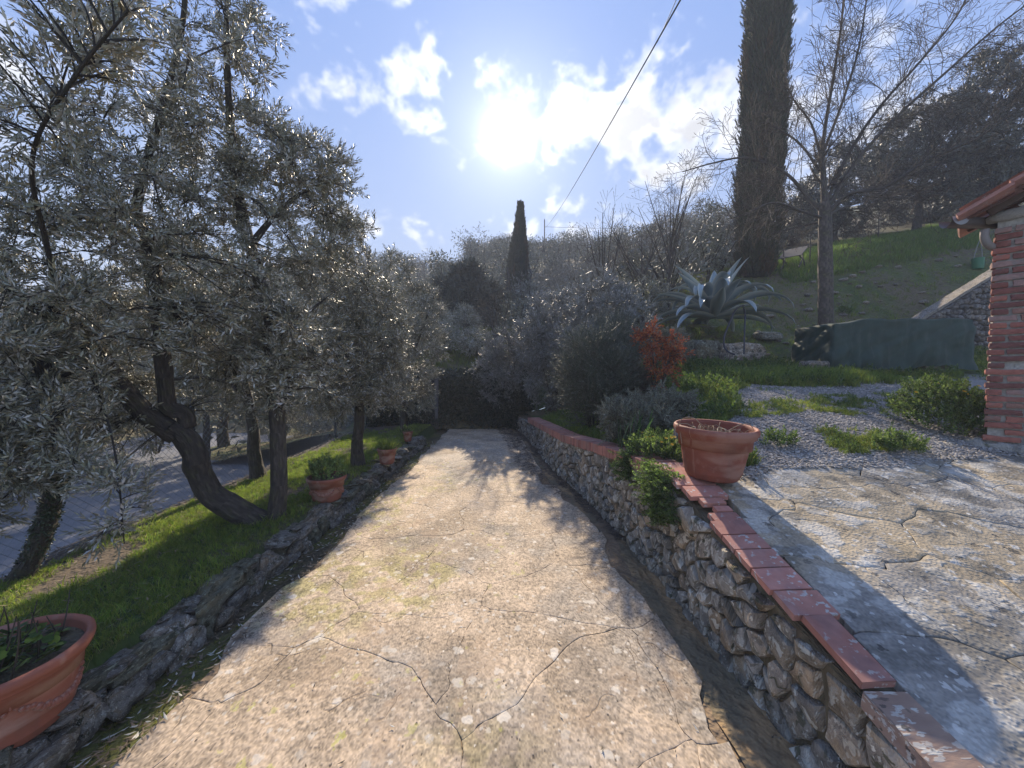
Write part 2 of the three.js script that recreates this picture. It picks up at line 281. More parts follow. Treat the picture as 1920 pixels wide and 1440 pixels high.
function sheet(xs, ds, y, color, uvk = 1) {
  const m = new MB();
  ds.forEach((d, j) => xs(d).forEach((x) => m.v(x, y(x, d), -d, x * uvk, d * uvk, color?.(x, d))));
  const n = xs(ds[0]).length;
  for (let j = 0; j < ds.length - 1; j++) for (let i = 0; i < n - 1; i++) m.quad(j * n + i, j * n + i + 1, (j + 1) * n + i + 1, (j + 1) * n + i);
  return m.geo();
}
const spread = (a, b, n, p = 1) => Array.from({ length: n }, (_, i) => a + (b - a) * Math.pow(i / (n - 1), p));
const matLand = surface(texGround, 0.03, 1, { vertexColors: true });
const GRASSY = [0.065, 0.095, 0.022], EARTH = [0.105, 0.08, 0.055], STRAW = [0.15, 0.13, 0.06], GREYSTONE = [0.24, 0.225, 0.21];
const gravelEdge = (x) => 2.82 + 0.12 * (x - 1.4) + (vn(x * 3, 4) - 0.5) * 0.12;
const inGravel = (x, d) => smooth(1.6, 1.9, x + (vn(d * 3, 8) - 0.5) * 0.4 - 0.62 * Math.max(0, d - 3.2)) * smooth(5.9, 5.2, d + (vn(x * 2, 2) - 0.5) * 1.1 - 0.25 * Math.max(0, x - 4.2)) * (d > gravelEdge(x) - 0.1 ? 1 : 0);
const landColour = (x, d) => {
  const n = 0.6 * fbm(x * 0.8 + 7, d * 0.8 + 3, 4) + 0.4 * fbm(x * 3.1 + 9, d * 3.1, 4), m = fbm(x * 0.25 + 70, d * 0.25 + 33, 3);
  if (d > 17) return mix3(mix3(GRASSY, [0.10, 0.09, 0.06], 0.5), mix3(EARTH, STRAW, n), smooth(0.35, 0.6, m));
  const g = inGravel(x, d); let c = mix3(GRASSY, mix3(EARTH, STRAW, m), smooth(d > 8.3 ? 0.38 : 0.55, d > 8.3 ? 0.58 : 0.75, n)); return mix3(c, GREYSTONE, g);
};
structure('garden_ground', sheet((d) => { const w = wallX(d) + 0.12; return [0, 0.08, 0.16, 0.26, ...spread(0.4, 58, 150, 1.9)].map((s) => w + s); }, [...spread(-2, 7, 140), ...spread(7.05, 10, 40)], (x, d) => land(x, d) - (d < gravelEdge(x) && d < 4 ? 0.045 : 0.0) - 0.01, landColour), matLand, 'sloping garden ground of grass and bare earth above the stone wall');
structure('hillside', sheet(() => [...spread(-130, -6, 60), ...spread(-5.6, 16, 70), ...spread(17, 150, 60)], [...spread(10, 30, 60), ...spread(31, 260, 80, 1.2)], (x, d) => land(x, d) - 0.01, landColour), matLand, 'grassy hillside rising behind the garden to the skyline');
structure('ground', sheet(() => [...spread(-220, -14, 20), ...spread(-13, -5.4, 20), ...spread(-5.3, -1.6, 75), -1.5, 0, 1.5, 2.2], [...spread(-12, 0, 20), ...spread(0.2, 10.1, 110), 10.4, 10.8], (x, d) => Math.min(lowY(x, d), 0.4), (x, d) => (x > -1.98 ? mix3([0.075, 0.062, 0.035], [0.085, 0.09, 0.02], smooth(0.42, 0.6, fbm(x * 3 + 4, d * 2.2, 4))) : x > -3.55 ? mix3([0.045, 0.08, 0.015], EARTH, smooth(0.52, 0.68, fbm(x * 1.2 + 20, d * 1.0 + 2, 4))) : mix3([0.06, 0.05, 0.04], [0.11, 0.09, 0.07], fbm(x * 4, d * 4, 4)))), matLand, 'earth and lawn ground beside the drive');
// the lane below the lawn
const texLane = new Canvas2(1024).fill((u, v, o) => { const n = fbm(u * 16, v * 16, 6, 15), g = vn(u * 256, v * 256), k = 0.13 + 0.07 * n + 0.05 * (g - 0.5); o[0] = k * 0.98; o[1] = k; o[2] = k * 1.08; o[3] = 0.3 + 0.3 * n + 0.35 * g; }).make(0.4);
structure('lane', sheet(() => spread(-13.5, -4.9, 30), spread(-12, 26, 60), (x, d) => -0.93 + 0.02 * Math.sin(d) + 0.25 * smooth(14, 26, d), null), surface(texLane, 0.006, 0.55), 'pale grey asphalt lane below the lawn, seen through the fence');

// ---------------------------------------------------------------- the drive: worn slabs of pale concrete
const DX0 = -1.75, DX1 = 1.35, DD0 = -1.2, DD1 = 10.4;
const texDrive = (() => {
  const r = RNG(11), W = DX1 - DX0, L = DD1 - DD0, mossMask = (x, d) => smooth(0.50, 0.66, fbm(x * 1.1 + 31, d * 0.7 + 12, 5)) * smooth(0.35, -0.7, x) * smooth(7.5, 4, d);
  const t = new Canvas2(2048).fill((u, v, o) => {
    const x = DX0 + u * W, d = DD0 + v * L, n = fbm(x * 5 + 20, d * 5 + 10, 5), big = fbm(x * 1.1 + 3, d * 0.9 + 60, 4), g = vn(x * 150, d * 110), g2 = vn(x * 60 + 9, d * 60), gr = smooth(0.5, 0.7, fbm(x * 2.2 + 90, d * 2.0 + 5, 5));
    let k = 0.70 + 0.5 * (n - 0.5) + 0.55 * (g - 0.5) + 0.42 * (g2 - 0.5) + 0.3 * (big - 0.5);
    let c = [0.58 * k, 0.45 * k, 0.315 * k]; c = mix3(c, [0.34 * k, 0.31 * k, 0.27 * k], gr * 0.6); c = mix3(c, [0.27 * k, 0.20 * k, 0.13 * k], smooth(0.56, 0.7, fbm(x * 1.7 + 44, d * 1.5 + 81, 5)) * 0.5);
    const moss = mossMask(x, d) * smooth(0.38, 0.62, fbm(x * 14, d * 12 + 70, 4)); c = mix3(c, [0.44 * k, 0.38 * k, 0.14 * k], moss * 0.7);
    o[0] = c[0]; o[1] = c[1]; o[2] = c[2]; o[3] = 0.42 + 0.3 * (n - 0.5) + 0.18 * g + 0.22 * g2 - 0.05 * moss;
  });
  const px = 2048 / W, py = 2048 / L, B = (x, d, s, asp, c, a, dz, i, rag) => t.blot((x - DX0) / W, (d - DD0) / L, s * px, s * asp * py, c, a, dz, i, rag);
  for (let i = 0; i < 5200; i++) { const s = r() < 0.12 ? r.u(0.015, 0.032) : r.u(0.004, 0.013), k = r.u(0.75, 1.15); B(r.u(DX0, DX1), r.u(0.3, DD1), s, r.u(0.8, 1.3), [0.60 * k, 0.55 * k, 0.47 * k], r.u(0.35, 0.85), 0.03, i, 0.8); }
  for (let i = 0; i < 2600; i++) B(r.u(DX0, DX1), r.u(0.3, DD1), r.u(0.002, 0.006), r.u(0.8, 1.8), [0.05, 0.038, 0.028], r.u(0.5, 0.95), -0.35, i, 0.5);
  for (let i = 0; i < 260; i++) B(r.u(DX0, DX1), r.u(0.3, DD1), r.u(0.03, 0.12), r.u(0.6, 1.6), r() < 0.5 ? [0.25, 0.22, 0.19] : [0.34, 0.23, 0.14], r.u(0.12, 0.4), -0.03, i + 9, 1.5);
  for (let i = 0; i < 420; i++) { const cx = r.u(DX0, 0.1), cd = r.u(1, 6.5); if (fbm(cx * 2 + 8, cd * 2, 3) < 0.5) continue; B(cx, cd, r.u(0.004, 0.022), r.u(0.5, 2), [0.42, 0.40, 0.10], r.u(0.2, 0.6), 0.02, i + 29, 1.6); }
  for (let i = 0; i < 130; i++) {   // fine wandering cracks
    let x = r.u(DX0, DX1), d = r.u(0.8, 10), a = r() < 0.65 ? r.u(-0.35, 0.35) : r.u(1.2, 1.9); const pts = []; for (let k = 0, n = 5 + r.i(12); k < n; k++) { pts.push([clamp((x - DX0) / W), clamp((d - DD0) / L)]); x += Math.cos(a) * 0.022; d += Math.sin(a) * 0.03; a += r.n() * 0.9; } t.line(pts, r.u(0.5, 1.0), [0.16, 0.115, 0.075], r.u(0.3, 0.65), 0.12); }
  return t.make();
})();
structure('drive_bed', sheet(() => spread(-1.6, 1.0, 14), spread(-1.1, 10.2, 90), (x, d) => (x > driveRight(d) - 0.03 ? -0.03 : -0.0055), (x, d) => [0.21, 0.15, 0.095].map((q) => q * (0.7 + 0.6 * fbm(x * 6, d * 6, 3)))), matLand, 'sandy bed under the drive slabs');
function driveRight(d) { return Math.min(wallX(d) - 0.2 - 0.08 * vn(d * 1.3, 3) - 0.04 * smooth(2.5, 0.5, d), 1.03); }
{
  const g = new THREE.Group(); g.name = numbered('driveway'); scene.add(g); tag(g, 'straight drive of worn pale concrete slabs with moss and lichen', 'driveway', null, 'structure');
  const r = RNG(21), sites = [];
  for (let d = -1, row = 0; d < 10.6; row++) { const h = r.u(0.4, 0.95); let x = -1.9 + r.u(0, 0.6); while (x < 1.3) { sites.push([x + r.u(-0.12, 0.12), d + r.u(-0.16, 0.16)]); x += r.u(0.45, 1.3); } d += h; }
  const polys = cells(sites, 2.2, (s) => [[-1.64 + 0.04 * (vn(s[1] * 2, 1) - 0.5), -1.15], [driveRight(s[1]), -1.15], [driveRight(s[1]), 10.35], [-1.64 + 0.04 * (vn(s[1] * 2, 1) - 0.5), 10.35]]);
  const mat = surface(texDrive, 0.008, 0.88);
  polys.forEach((poly) => {
    if (poly.length < 3) return; const p0 = inset(poly, r.u(0, 0.0006)); if (p0.length < 3) return;
    const ring = resample(p0, 0.045, 0.003, r).map(([x, d]) => [Math.max(-1.68, Math.min(driveRight(d) + 0.03, x + (fbm(x * 1.6 + 5, d * 1.6, 4) - 0.5) * 0.42 * smooth(1.62, 1.3, Math.abs(x + 0.25)))), d + (fbm(x * 1.6 + 55, d * 1.6 + 9, 4) - 0.5) * 0.42]); if (ring.length < 5) return; const c = centroid(ring); if (c[2] < 0.02) return;
    const m = new MB(), dy = r.n() * 0.0008, tx = r.n() * 0.0006, ty = r.n() * 0.0006, n = ring.length;
    const y = (x, d, e) => dy + (x - c[0]) * tx + (d - c[1]) * ty - e + 0.004 * (vn(x * 3, d * 3) - 0.5);
    const rows = [[1, 0.03], [1, 0.003], [0.992, 0.0005], [0.95, 0]].map(([s, e]) => ring.map(([x, d]) => { const X = c[0] + (x - c[0]) * s, D = c[1] + (d - c[1]) * s; return m.v(X, y(X, D, e), -D, (X - DX0) / (DX1 - DX0), (D - DD0) / (DD1 - DD0)); }));
    const mid = m.v(c[0], y(c[0], c[1], 0), -c[1], (c[0] - DX0) / (DX1 - DX0), (c[1] - DD0) / (DD1 - DD0));
    for (let k = 0; k < 3; k++) for (let i = 0; i < n; i++) m.quad(rows[k][i], rows[k][(i + 1) % n], rows[k + 1][(i + 1) % n], rows[k + 1][i]);
    for (let i = 0; i < n; i++) m.tri(rows[3][i], rows[3][(i + 1) % n], mid);
    part(g, 'slab', m.geo(), mat);
  });
}

// ---------------------------------------------------------------- the retaining wall of field stones with its brick and tile coping
{
  const wall = thing('retaining_wall', 'rubble stone retaining wall with red brick coping along the drive', 'wall');
  const r = RNG(31), sites = [];
  for (let d = 0.35; d < 10.3;) { const k = (d < 2.5 ? 0.14 : 0.12) * r.u(0.75, 1.3); for (let y = -0.02 + r.u(-0.03, 0.03); y < wallH(d) - 0.06; y += k * r.u(0.55, 1.35)) sites.push([d + r.u(-0.07, 0.07), y + r.u(-0.04, 0.04)]); d += k * r.u(0.8, 1.15); }
  const polys = cells(sites, 0.6, (s) => [[0.3, -0.12], [10.4, -0.12], [10.4, wallH(s[0]) - 0.075], [0.3, wallH(s[0]) - 0.075]], 1.0);
  const mats = [[1.25, 1.25, 1.2], [1.5, 1.46, 1.38], [1.0, 1.0, 0.96], [1.35, 1.22, 1.05], [1.15, 1.16, 1.12], [1.65, 1.62, 1.55]].map((c) => { const m = matStone.clone(); m.color.setRGB(...c); return m; });
  const far = new MB(); let count = 0;
  const list = polys.map((p, i) => [p, sites[i][0], i]).sort((a, b) => a[1] - b[1]);
  for (const [poly, d0] of list) {
    if (poly.length < 3) continue; const p0 = inset(poly, r.u(0.005, 0.014)); if (p0.length < 3) continue;
    const ring = resample(p0, 0.06, 0.009, r); if (ring.length < 4) continue; const c = centroid(ring); if (!(c[2] > 0.0006)) continue;
    const near = count < 300, m = near ? new MB() : far, n = ring.length, bulge = r.u(0.012, 0.05), lean = r.n() * 0.22, lean2 = r.n() * 0.22, k0 = r.u(0, 40);
    const put = (s, out) => ring.map(([d, y]) => { const D = c[0] + (d - c[0]) * s, Y = c[1] + (y - c[1]) * s, o = out + (D - c[0]) * lean + (Y - c[1]) * lean2 + (vn(D * 30 + k0, Y * 30) - 0.5) * 0.011; return m.v(wallX(D) - o, Y, -D, D + k0 + out * 0.8, Y + k0 + out * 0.8); });
    const rows = [put(1, -0.05), put(1, bulge * 0.15), put(0.92, bulge * 0.8), put(0.55, bulge)], mid = m.v(wallX(c[0]) - bulge * 1.02, c[1], -c[0], c[0] + k0, c[1] + k0);
    for (let q = 0; q < 3; q++) for (let i = 0; i < n; i++) m.quad(rows[q][(i + 1) % n], rows[q][i], rows[q + 1][i], rows[q + 1][(i + 1) % n]);
    for (let i = 0; i < n; i++) m.tri(rows[3][(i + 1) % n], rows[3][i], mid);
    if (near) { part(wall, 'stone', toCreasedNormals(m.geo(), 0.42), mats[r.i(mats.length)]); count++; }
  }
  if (far.f.length) part(wall, 'far_stones', far.geo(), matStone).userData.kind = 'stuff';
  // mortar core and rough top
  const core = new MB(), ds = spread(0.1, 10.45, 130);
  ds.forEach((d) => { const x = wallX(d) + 0.012, h = wallH(d) - 0.05; [[x, -0.15], [x, h - 0.02], [x + 0.02, h], [x + 0.32, h], [x + 0.32, -0.15]].forEach(([a, b], i) => core.v(a + (i < 2 ? 0.02 * (vn(d * 9, b * 9) - 0.5) : 0), b, -d, d, i * 0.15)); });
  for (let j = 0; j < ds.length - 1; j++) for (let i = 0; i < 4; i++) core.quad(j * 5 + i, j * 5 + i + 1, (j + 1) * 5 + i + 1, (j + 1) * 5 + i);
  part(wall, 'mortar', core.geo(), surface(texSoil, 0.02, 1));
  // coping: brick on edge beyond the pot
  const brickGeo = (lx, ly, lz, seed) => { const q = RNG(seed), g = new THREE.BoxGeometry(lx, ly, lz, 3, 1, 1), p = g.attributes.position, uv = g.attributes.uv; for (let i = 0; i < p.count; i++) { const x = p.getX(i), y = p.getY(i), z = p.getZ(i), k = seed * 3; p.setXYZ(i, x + (vn3(x * 20 + k, y * 20, z * 20) - 0.5) * 0.008, y + (vn3(x * 20, y * 20 + k, z * 20) - 0.5) * 0.008, z + (vn3(x * 20, y * 20, z * 20 + k) - 0.5) * 0.006); uv.setXY(i, x + z + k, y + z * 0.7 + k); } g.computeVertexNormals(); return g; };
  const copGeos = [1, 2, 3, 4, 5].map((s) => brickGeo(0.25, 0.10, 0.054, s)), copMats = [[1, 1, 1], [0.8, 0.75, 0.75], [1.15, 1.1, 1.1], [0.9, 1.05, 1.1]].map((c) => surface(texTile, 0.003, 0.8, { color: new THREE.Color().setRGB(...c) }));
  for (let d = 2.98; d < 8.6; d += 0.061) { const b = part(wall, 'coping_brick', copGeos[r.i(5)], copMats[r.i(4)]); b.position.set(wallX(d) + 0.075 + r.n() * 0.006, wallH(d) - 0.03 + r.n() * 0.005, -d); b.rotation.y = Math.atan2(wallX(d - 0.1) - wallX(d + 0.1), 0.2) + r.n() * 0.02; b.rotation.z = r.n() * 0.02; }
  // coping: flat red tiles beside the patio
  const tile = (d0, d1, x0, w, dy = 0, lean = 0) => {
    const g = new THREE.BoxGeometry(w, 0.03, (d1 - d0) * 1.03, 4, 1, 2), p = g.attributes.position, uv = g.attributes.uv, k = r.u(0, 9);
    for (let i = 0; i < p.count; i++) { uv.setXY(i, (p.getX(i) + k) * 1.6, (p.getZ(i) + p.getY(i) + k) * 1.6); p.setXYZ(i, p.getX(i) + r.n() * 0.0015, p.getY(i) + (vn3(p.getX(i) * 9 + k, 2, p.getZ(i) * 9) - 0.5) * 0.004, p.getZ(i) + r.n() * 0.001); }
    g.computeVertexNormals(); const m = part(wall, 'coping_tile', g.toNonIndexed(), copMats[r.i(4)]); m.geometry.computeVertexNormals(); const dm = (d0 + d1) / 2; m.position.set(x0 + w / 2, wallH(dm) + 0.004 + dy, -dm); m.rotation.x = Math.atan(0.25); m.rotation.z = lean; m.rotation.y = r.n() * 0.02 + 0.04; };
  for (const [d0, d1, x0, w, dy] of [[1.31, 1.575, 1.225, 0.125, 0.012], [1.585, 1.71, 1.19, 0.2, 0.006], [1.72, 1.845, 1.175, 0.2, 0.006], [1.855, 1.975, 1.17, 0.2, 0.006], [1.985, 2.09, 1.165, 0.2, 0.006], [2.10, 2.215, 1.16, 0.2, 0.006], [2.225, 2.30, 1.19, 0.17, 0.0], [2.31, 2.36, 1.25, 0.1, 0.004], [2.38, 2.44, 1.20, 0.15, 0.006], [2.45, 2.57, 1.15, 0.25, 0.008], [2.585, 2.71, 1.12, 0.27, 0.008], [2.72, 2.83, 1.09, 0.28, 0.01], [2.85, 2.95, 1.07, 0.28, 0.01]]) tile(d0, d1, x0, w, dy);
  // lichened cement cap nearest the camera
  const cap = new MB(), cs = spread(-0.6, 1.305, 26);
  cs.forEach((d) => { const x = wallX(d) - 0.02, h = wallH(d) - 0.005; [[x, h - 0.055], [x + 0.004, h - 0.006], [x + 0.012, h], [x + 0.16, h + 0.002], [x + 0.16, h - 0.05]].forEach(([a, b], i) => cap.v(a + (vn(d * 14, i) - 0.5) * 0.012, b + (vn(d * 11, i + 5) - 0.5) * 0.008, -d, d, i * 0.06)); });
  for (let j = 0; j < cs.length - 1; j++) for (let i = 0; i < 4; i++) cap.quad(j * 5 + i, j * 5 + i + 1, (j + 1) * 5 + i + 1, (j + 1) * 5 + i);
  part(wall, 'cement_cap', cap.geo(), (() => { const q = RNG(8), t = new Canvas2(512).fill((u, v, o) => { const n = fbm(u * 16, v * 16, 6, 15); o[0] = 0.20 + 0.1 * n; o[1] = 0.13 + 0.08 * n; o[2] = 0.10 + 0.06 * n; o[3] = n; }); for (let i = 0; i < 700; i++) t.blot(q(), q(), q.u(2, 11), q.u(2, 11), q() < 0.75 ? [0.45, 0.44, 0.40] : [0.05, 0.045, 0.04], q.u(0.5, 0.9), 0.1, i, 1); return surface(t.make(2), 0.006, 0.95); })());
}

// ---------------------------------------------------------------- the patio of lichened flagstones above the wall
{
  const PX0 = 1.2, PX1 = 6.2, PD0 = -1.2, PD1 = 3.9, W = PX1 - PX0, L = PD1 - PD0, q = RNG(41);
  const t = new Canvas2(2048).fill((u, v, o) => {
    const x = PX0 + u * W, d = PD0 + v * L, n = fbm(x * 7 + 20, d * 7 + 10, 5), big = fbm(x * 1.3 + 33, d * 1.3 + 60, 4), g = vn(x * 120, d * 120), li = smooth(0.5, 0.62, fbm(x * 9 + 4, d * 12, 5)), tan = smooth(0.4, 0.62, big);
    const k = 0.92 + 0.9 * (n - 0.5) + 0.4 * (g - 0.5); let c = mix3([0.25, 0.235, 0.21], [0.40, 0.32, 0.205], tan * 0.85); c = mix3(c, [0.47, 0.46, 0.42], li * 0.6); c = mix3(c, [0.10, 0.095, 0.08], smooth(0.58, 0.7, fbm(x * 5 + 64, d * 7 + 2, 5)) * 0.6);
    o[0] = c[0] * k; o[1] = c[1] * k; o[2] = c[2] * k; o[3] = 0.4 + 0.45 * (n - 0.5) + 0.14 * g + 0.12 * li;
  });
  const px = 2048 / W;
  for (let i = 0; i < 5200; i++) { const k = q.u(0.7, 1.15), s = q() < 0.1 ? q.u(0.015, 0.03) : q.u(0.004, 0.013); t.blot(q(), q(), s * px, s * px * q.u(0.7, 1.3), [0.56 * k, 0.55 * k, 0.51 * k], q.u(0.4, 0.9), 0.05, i, 1); }
  for (let i = 0; i < 900; i++) { const s = q.u(0.004, 0.022); t.blot(q(), q(), s * px, s * px * q.u(0.7, 1.6), [0.045, 0.042, 0.038], q.u(0.4, 0.85), -0.12, i + 3, 1.3); }
  for (let i = 0; i < 120; i++) { const s = q.u(0.03, 0.12); t.blot(q(), q(), s * px, s * px * q.u(0.4, 1), q() < 0.5 ? [0.30, 0.23, 0.13] : [0.15, 0.145, 0.13], q.u(0.2, 0.5), -0.02, i + 8, 1.6); }
  for (let i = 0; i < 60; i++) { let u = q(), v = q(), a = q.u(-0.5, 0.5); const pts = []; for (let k = 0, n = 8 + q.i(16); k < n; k++) { pts.push([clamp(u), clamp(v)]); u += Math.cos(a) * 0.008; v += Math.sin(a) * 0.008; a += q.n() * 0.5; } t.line(pts, q.u(0.8, 2), [0.04, 0.035, 0.03], 0.8, 0.0); }
  const mat = surface(t.make(), 0.022, 0.9), g = new THREE.Group(); g.name = numbered('patio'); scene.add(g); tag(g, 'lichen-spotted grey flagstone patio beside the brick shed', 'patio', null, 'structure');
  const sites = []; for (let d = -1.1, i = 0; d < 3.7; i++) { let x = 1.2 + q.u(0, 0.4); while (x < 6.2) { sites.push([x + q.u(-0.12, 0.12), d + q.u(-0.07, 0.07)]); x += q.u(0.35, 1.0); } d += q.u(0.2, 0.42); }
  const polys = cells(sites, 1.3, (s) => { const e = gravelEdge(s[0]) + 0.25, w = wallX(s[1]) + (s[1] < 1.3 ? 0.145 : s[1] < 2.3 ? 0.19 : 0.24); return [[w, -1.15], [6.2, -1.15], [6.2, e], [w, e]]; }, 0.55);
  polys.forEach((poly) => {
    if (poly.length < 3) return; const p0 = inset(poly, q.u(0.0002, 0.002)); if (p0.length < 3) return; const ring = resample(p0, 0.04, 0.004, q).map(([x, d]) => [x + (fbm(x * 2 + 5, d * 2, 4) - 0.5) * 0.34 * smooth(wallX(d) + 0.25, wallX(d) + 0.7, x), d + (fbm(x * 2 + 55, d * 2 + 9, 4) - 0.5) * 0.34]); if (ring.length < 5) return; const c = centroid(ring); if (!(c[2] > 0.004)) return;
    const m = new MB(), n = ring.length, dy = q.n() * 0.0018, tx = q.n() * 0.0035, ty = q.n() * 0.0035, y = (x, d, e) => land(x, d) - 0.012 + dy + (x - c[0]) * tx + (d - c[1]) * ty - e + 0.01 * (vn(x * 4, d * 5) - 0.5);
    const rows = [[1, 0.06], [1, 0.005], [0.985, 0.001], [0.92, 0], [0.5, -0.001]].map(([s, e]) => ring.map(([x, d]) => { const X = c[0] + (x - c[0]) * s, D = c[1] + (d - c[1]) * s; return m.v(X, y(X, D, e), -D, (X - PX0) / W, (D - PD0) / L); })), mid = m.v(c[0], y(c[0], c[1], -0.002), -c[1], (c[0] - PX0) / W, (c[1] - PD0) / L);
    for (let k = 0; k < 4; k++) for (let i = 0; i < n; i++) m.quad(rows[k][i], rows[k][(i + 1) % n], rows[k + 1][(i + 1) % n], rows[k + 1][i]);
    for (let i = 0; i < n; i++) m.tri(rows[4][i], rows[4][(i + 1) % n], mid); part(g, 'flagstone', m.geo(), mat);
  });
}
// gravel spread over the garden in front of the tarpaulin
{
  const r = RNG(51), items = [], geo = rock(3, 0, 0.4);
  for (let i = 0; i < 120000 && items.length < 32000; i++) {
    const d = r.u(2.6, 6.6), x = r.u(1.5, Math.max(6.2, d * 1.15)), w = inGravel(x, d); if (r() > w * lerp(1, 0.55, smooth(0.5, 0.62, fbm(x * 1.7 + 3, d * 1.7, 3)))) continue; const s = r.u(0.005, 0.012) * (r() < 0.06 ? 1.6 : 1), k = r.u(0.55, 1.3);
    items.push({ p: onLand(x, d, s * 0.2 - 0.008), dir: V(r.n(), 2, r.n()).normalize(), roll: r.u(0, 6), s: [s * r.u(0.8, 1.4), s * 0.6, s * r.u(0.8, 1.4)], c: [0.29 * k, 0.27 * k, 0.25 * k] });
  }
  tag(scatter(scene, 'gravel', geo, plain(1, 1, 1, 0.85), items), 'grey gravel spread between the patio and the tarpaulin', 'gravel', null, 'stuff');
}

// ---------------------------------------------------------------- the low stone edging along the lawn
{
  const e = thing('stone_edging', 'low edging of rough mossy stones between lawn and drive', 'edging');
  const r = RNG(61), geos = Array.from({ length: 14 }, (_, i) => rock(i + 20, 3, 0.62, 0.6, 0.2)), mats = [[0.7, 0.7, 0.68], [0.95, 0.93, 0.88], [0.55, 0.58, 0.45], [0.8, 0.76, 0.68]].map((c) => { const m = matStone.clone(); m.color.setRGB(...c); return m; });
  const gap = (d) => d > 3.72 && d < 3.95;
  for (let d = 0.75; d < 8.3;) { const l = r.u(0.14, 0.46) * (d > 4 ? 0.7 : 1); if (!gap(d)) { const b = part(e, 'stone', geos[r.i(14)], mats[r.i(4)]); b.position.set(-2.02 + r.n() * 0.025, 0.035 + r.n() * 0.02, -d - l / 2); b.scale.set(r.u(0.08, 0.115), r.u(0.075, 0.10), l * 0.6); b.rotation.set(r.n() * 0.15, r.n() * 0.2, r.n() * 0.25); } d += l * 0.86; }
  for (let d = 0.75; d < 8.3;) { const l = r.u(0.1, 0.24); if (!gap(d)) { const b = part(e, 'stone', geos[r.i(14)], mats[r.i(4)]); b.position.set(-1.945 + r.n() * 0.03, -0.04 + r.n() * 0.03, -d - l / 2); b.scale.set(r.u(0.05, 0.08), r.u(0.06, 0.12), l * 0.58); b.rotation.set(r.n() * 0.4, r.n() * 0.3, r.n() * 0.4); } d += l * 0.9; }
  for (let d = 0.9; d < 8.2; d += r.u(0.2, 0.5)) { if (gap(d)) continue; const b = part(e, 'cap_stone', geos[r.i(14)], mats[r.i(4)]); b.position.set(-2.06 + r.n() * 0.04, 0.105 + r.n() * 0.015, -d); b.scale.set(r.u(0.09, 0.14), r.u(0.022, 0.04), r.u(0.1, 0.2)); b.rotation.set(r.n() * 0.1, r.u(0, 3), r.n() * 0.15); }
}

// ---------------------------------------------------------------- leaves, sprigs, trees
// one leaf: base at o, along unit dir, side vector, with a crease and a droop
function addLeaf(m, o, dir, side, L, W, col, bend = 0.12, crease = 0.25) {
  const n = V().crossVectors(dir, side), P = (t, w, h) => { const q = o.clone().addScaledVector(dir, t * L).addScaledVector(side, w * W).addScaledVector(n, (h - bend * t * t) * L); return m.v(q.x, q.y, q.z, t, w, col); };
  const b = P(0, 0, 0), l = P(0.45, 0.5, crease * W / L), r = P(0.45, -0.5, crease * W / L), c = P(0.5, 0, 0), t = P(1, 0, 0);
  m.tri(b, c, l); m.tri(b, r, c); m.tri(l, c, t); m.tri(c, r, t);
}
function sprig(seed, { len = 0.16, n = 12, L = 0.055, W = 0.012, cols, open = [0.5, 1.0], stem = [0.09, 0.08, 0.06], stemR = 0.0016, bow = 0.15, pairs = true, bend = 0.12, tipCluster = true }) {
  const r = RNG(seed), m = new MB(), bx = r.n() * bow, bz = r.n() * bow, pos = (t) => V(bx * len * t * t, len * t, bz * len * t * t);
  m.tube([pos(0), pos(0.5), pos(1)], [stemR, stemR * 0.5], 3, { cap: false, col: stem });
  for (let i = 0; i < n; i++) {
    const t = tipCluster ? 0.12 + 0.88 * (i / (n - 1)) : r(), a = (pairs ? (i >> 1) * 1.57 + (i & 1) * Math.PI : i * 2.4) + r.n() * 0.4, o = lerp(open[1], open[0], t) * r.u(0.75, 1.2), k = r.u(0.75, 1.1) * (t > 0.85 ? 0.8 : 1);
    const dir = V(Math.cos(a) * Math.sin(o), Math.cos(o), Math.sin(a) * Math.sin(o)), side = V(-Math.sin(a), 0, Math.cos(a)).applyAxisAngle(dir, r.n() * 0.7), q = cols[r.i(cols.length)], b = r.u(0.8, 1.2);
    addLeaf(m, pos(t), dir.normalize(), side, L * k, W * k, [q[0] * b, q[1] * b, q[2] * b], bend * r.u(0, 2));
  }
  return m.geo();
}
const OLIVE = [[0.19, 0.19, 0.125], [0.22, 0.215, 0.145], [0.30, 0.29, 0.225], [0.52, 0.51, 0.46], [0.46, 0.45, 0.40], [0.165, 0.165, 0.11], [0.32, 0.28, 0.17]];
const oliveSprigs = [1, 2, 3].map((s) => sprig(s, { cols: OLIVE, n: 15, len: 0.15, L: 0.046, W: 0.0125, open: [0.5, 1.15] }));
const matOlive = leafMat(0.46);

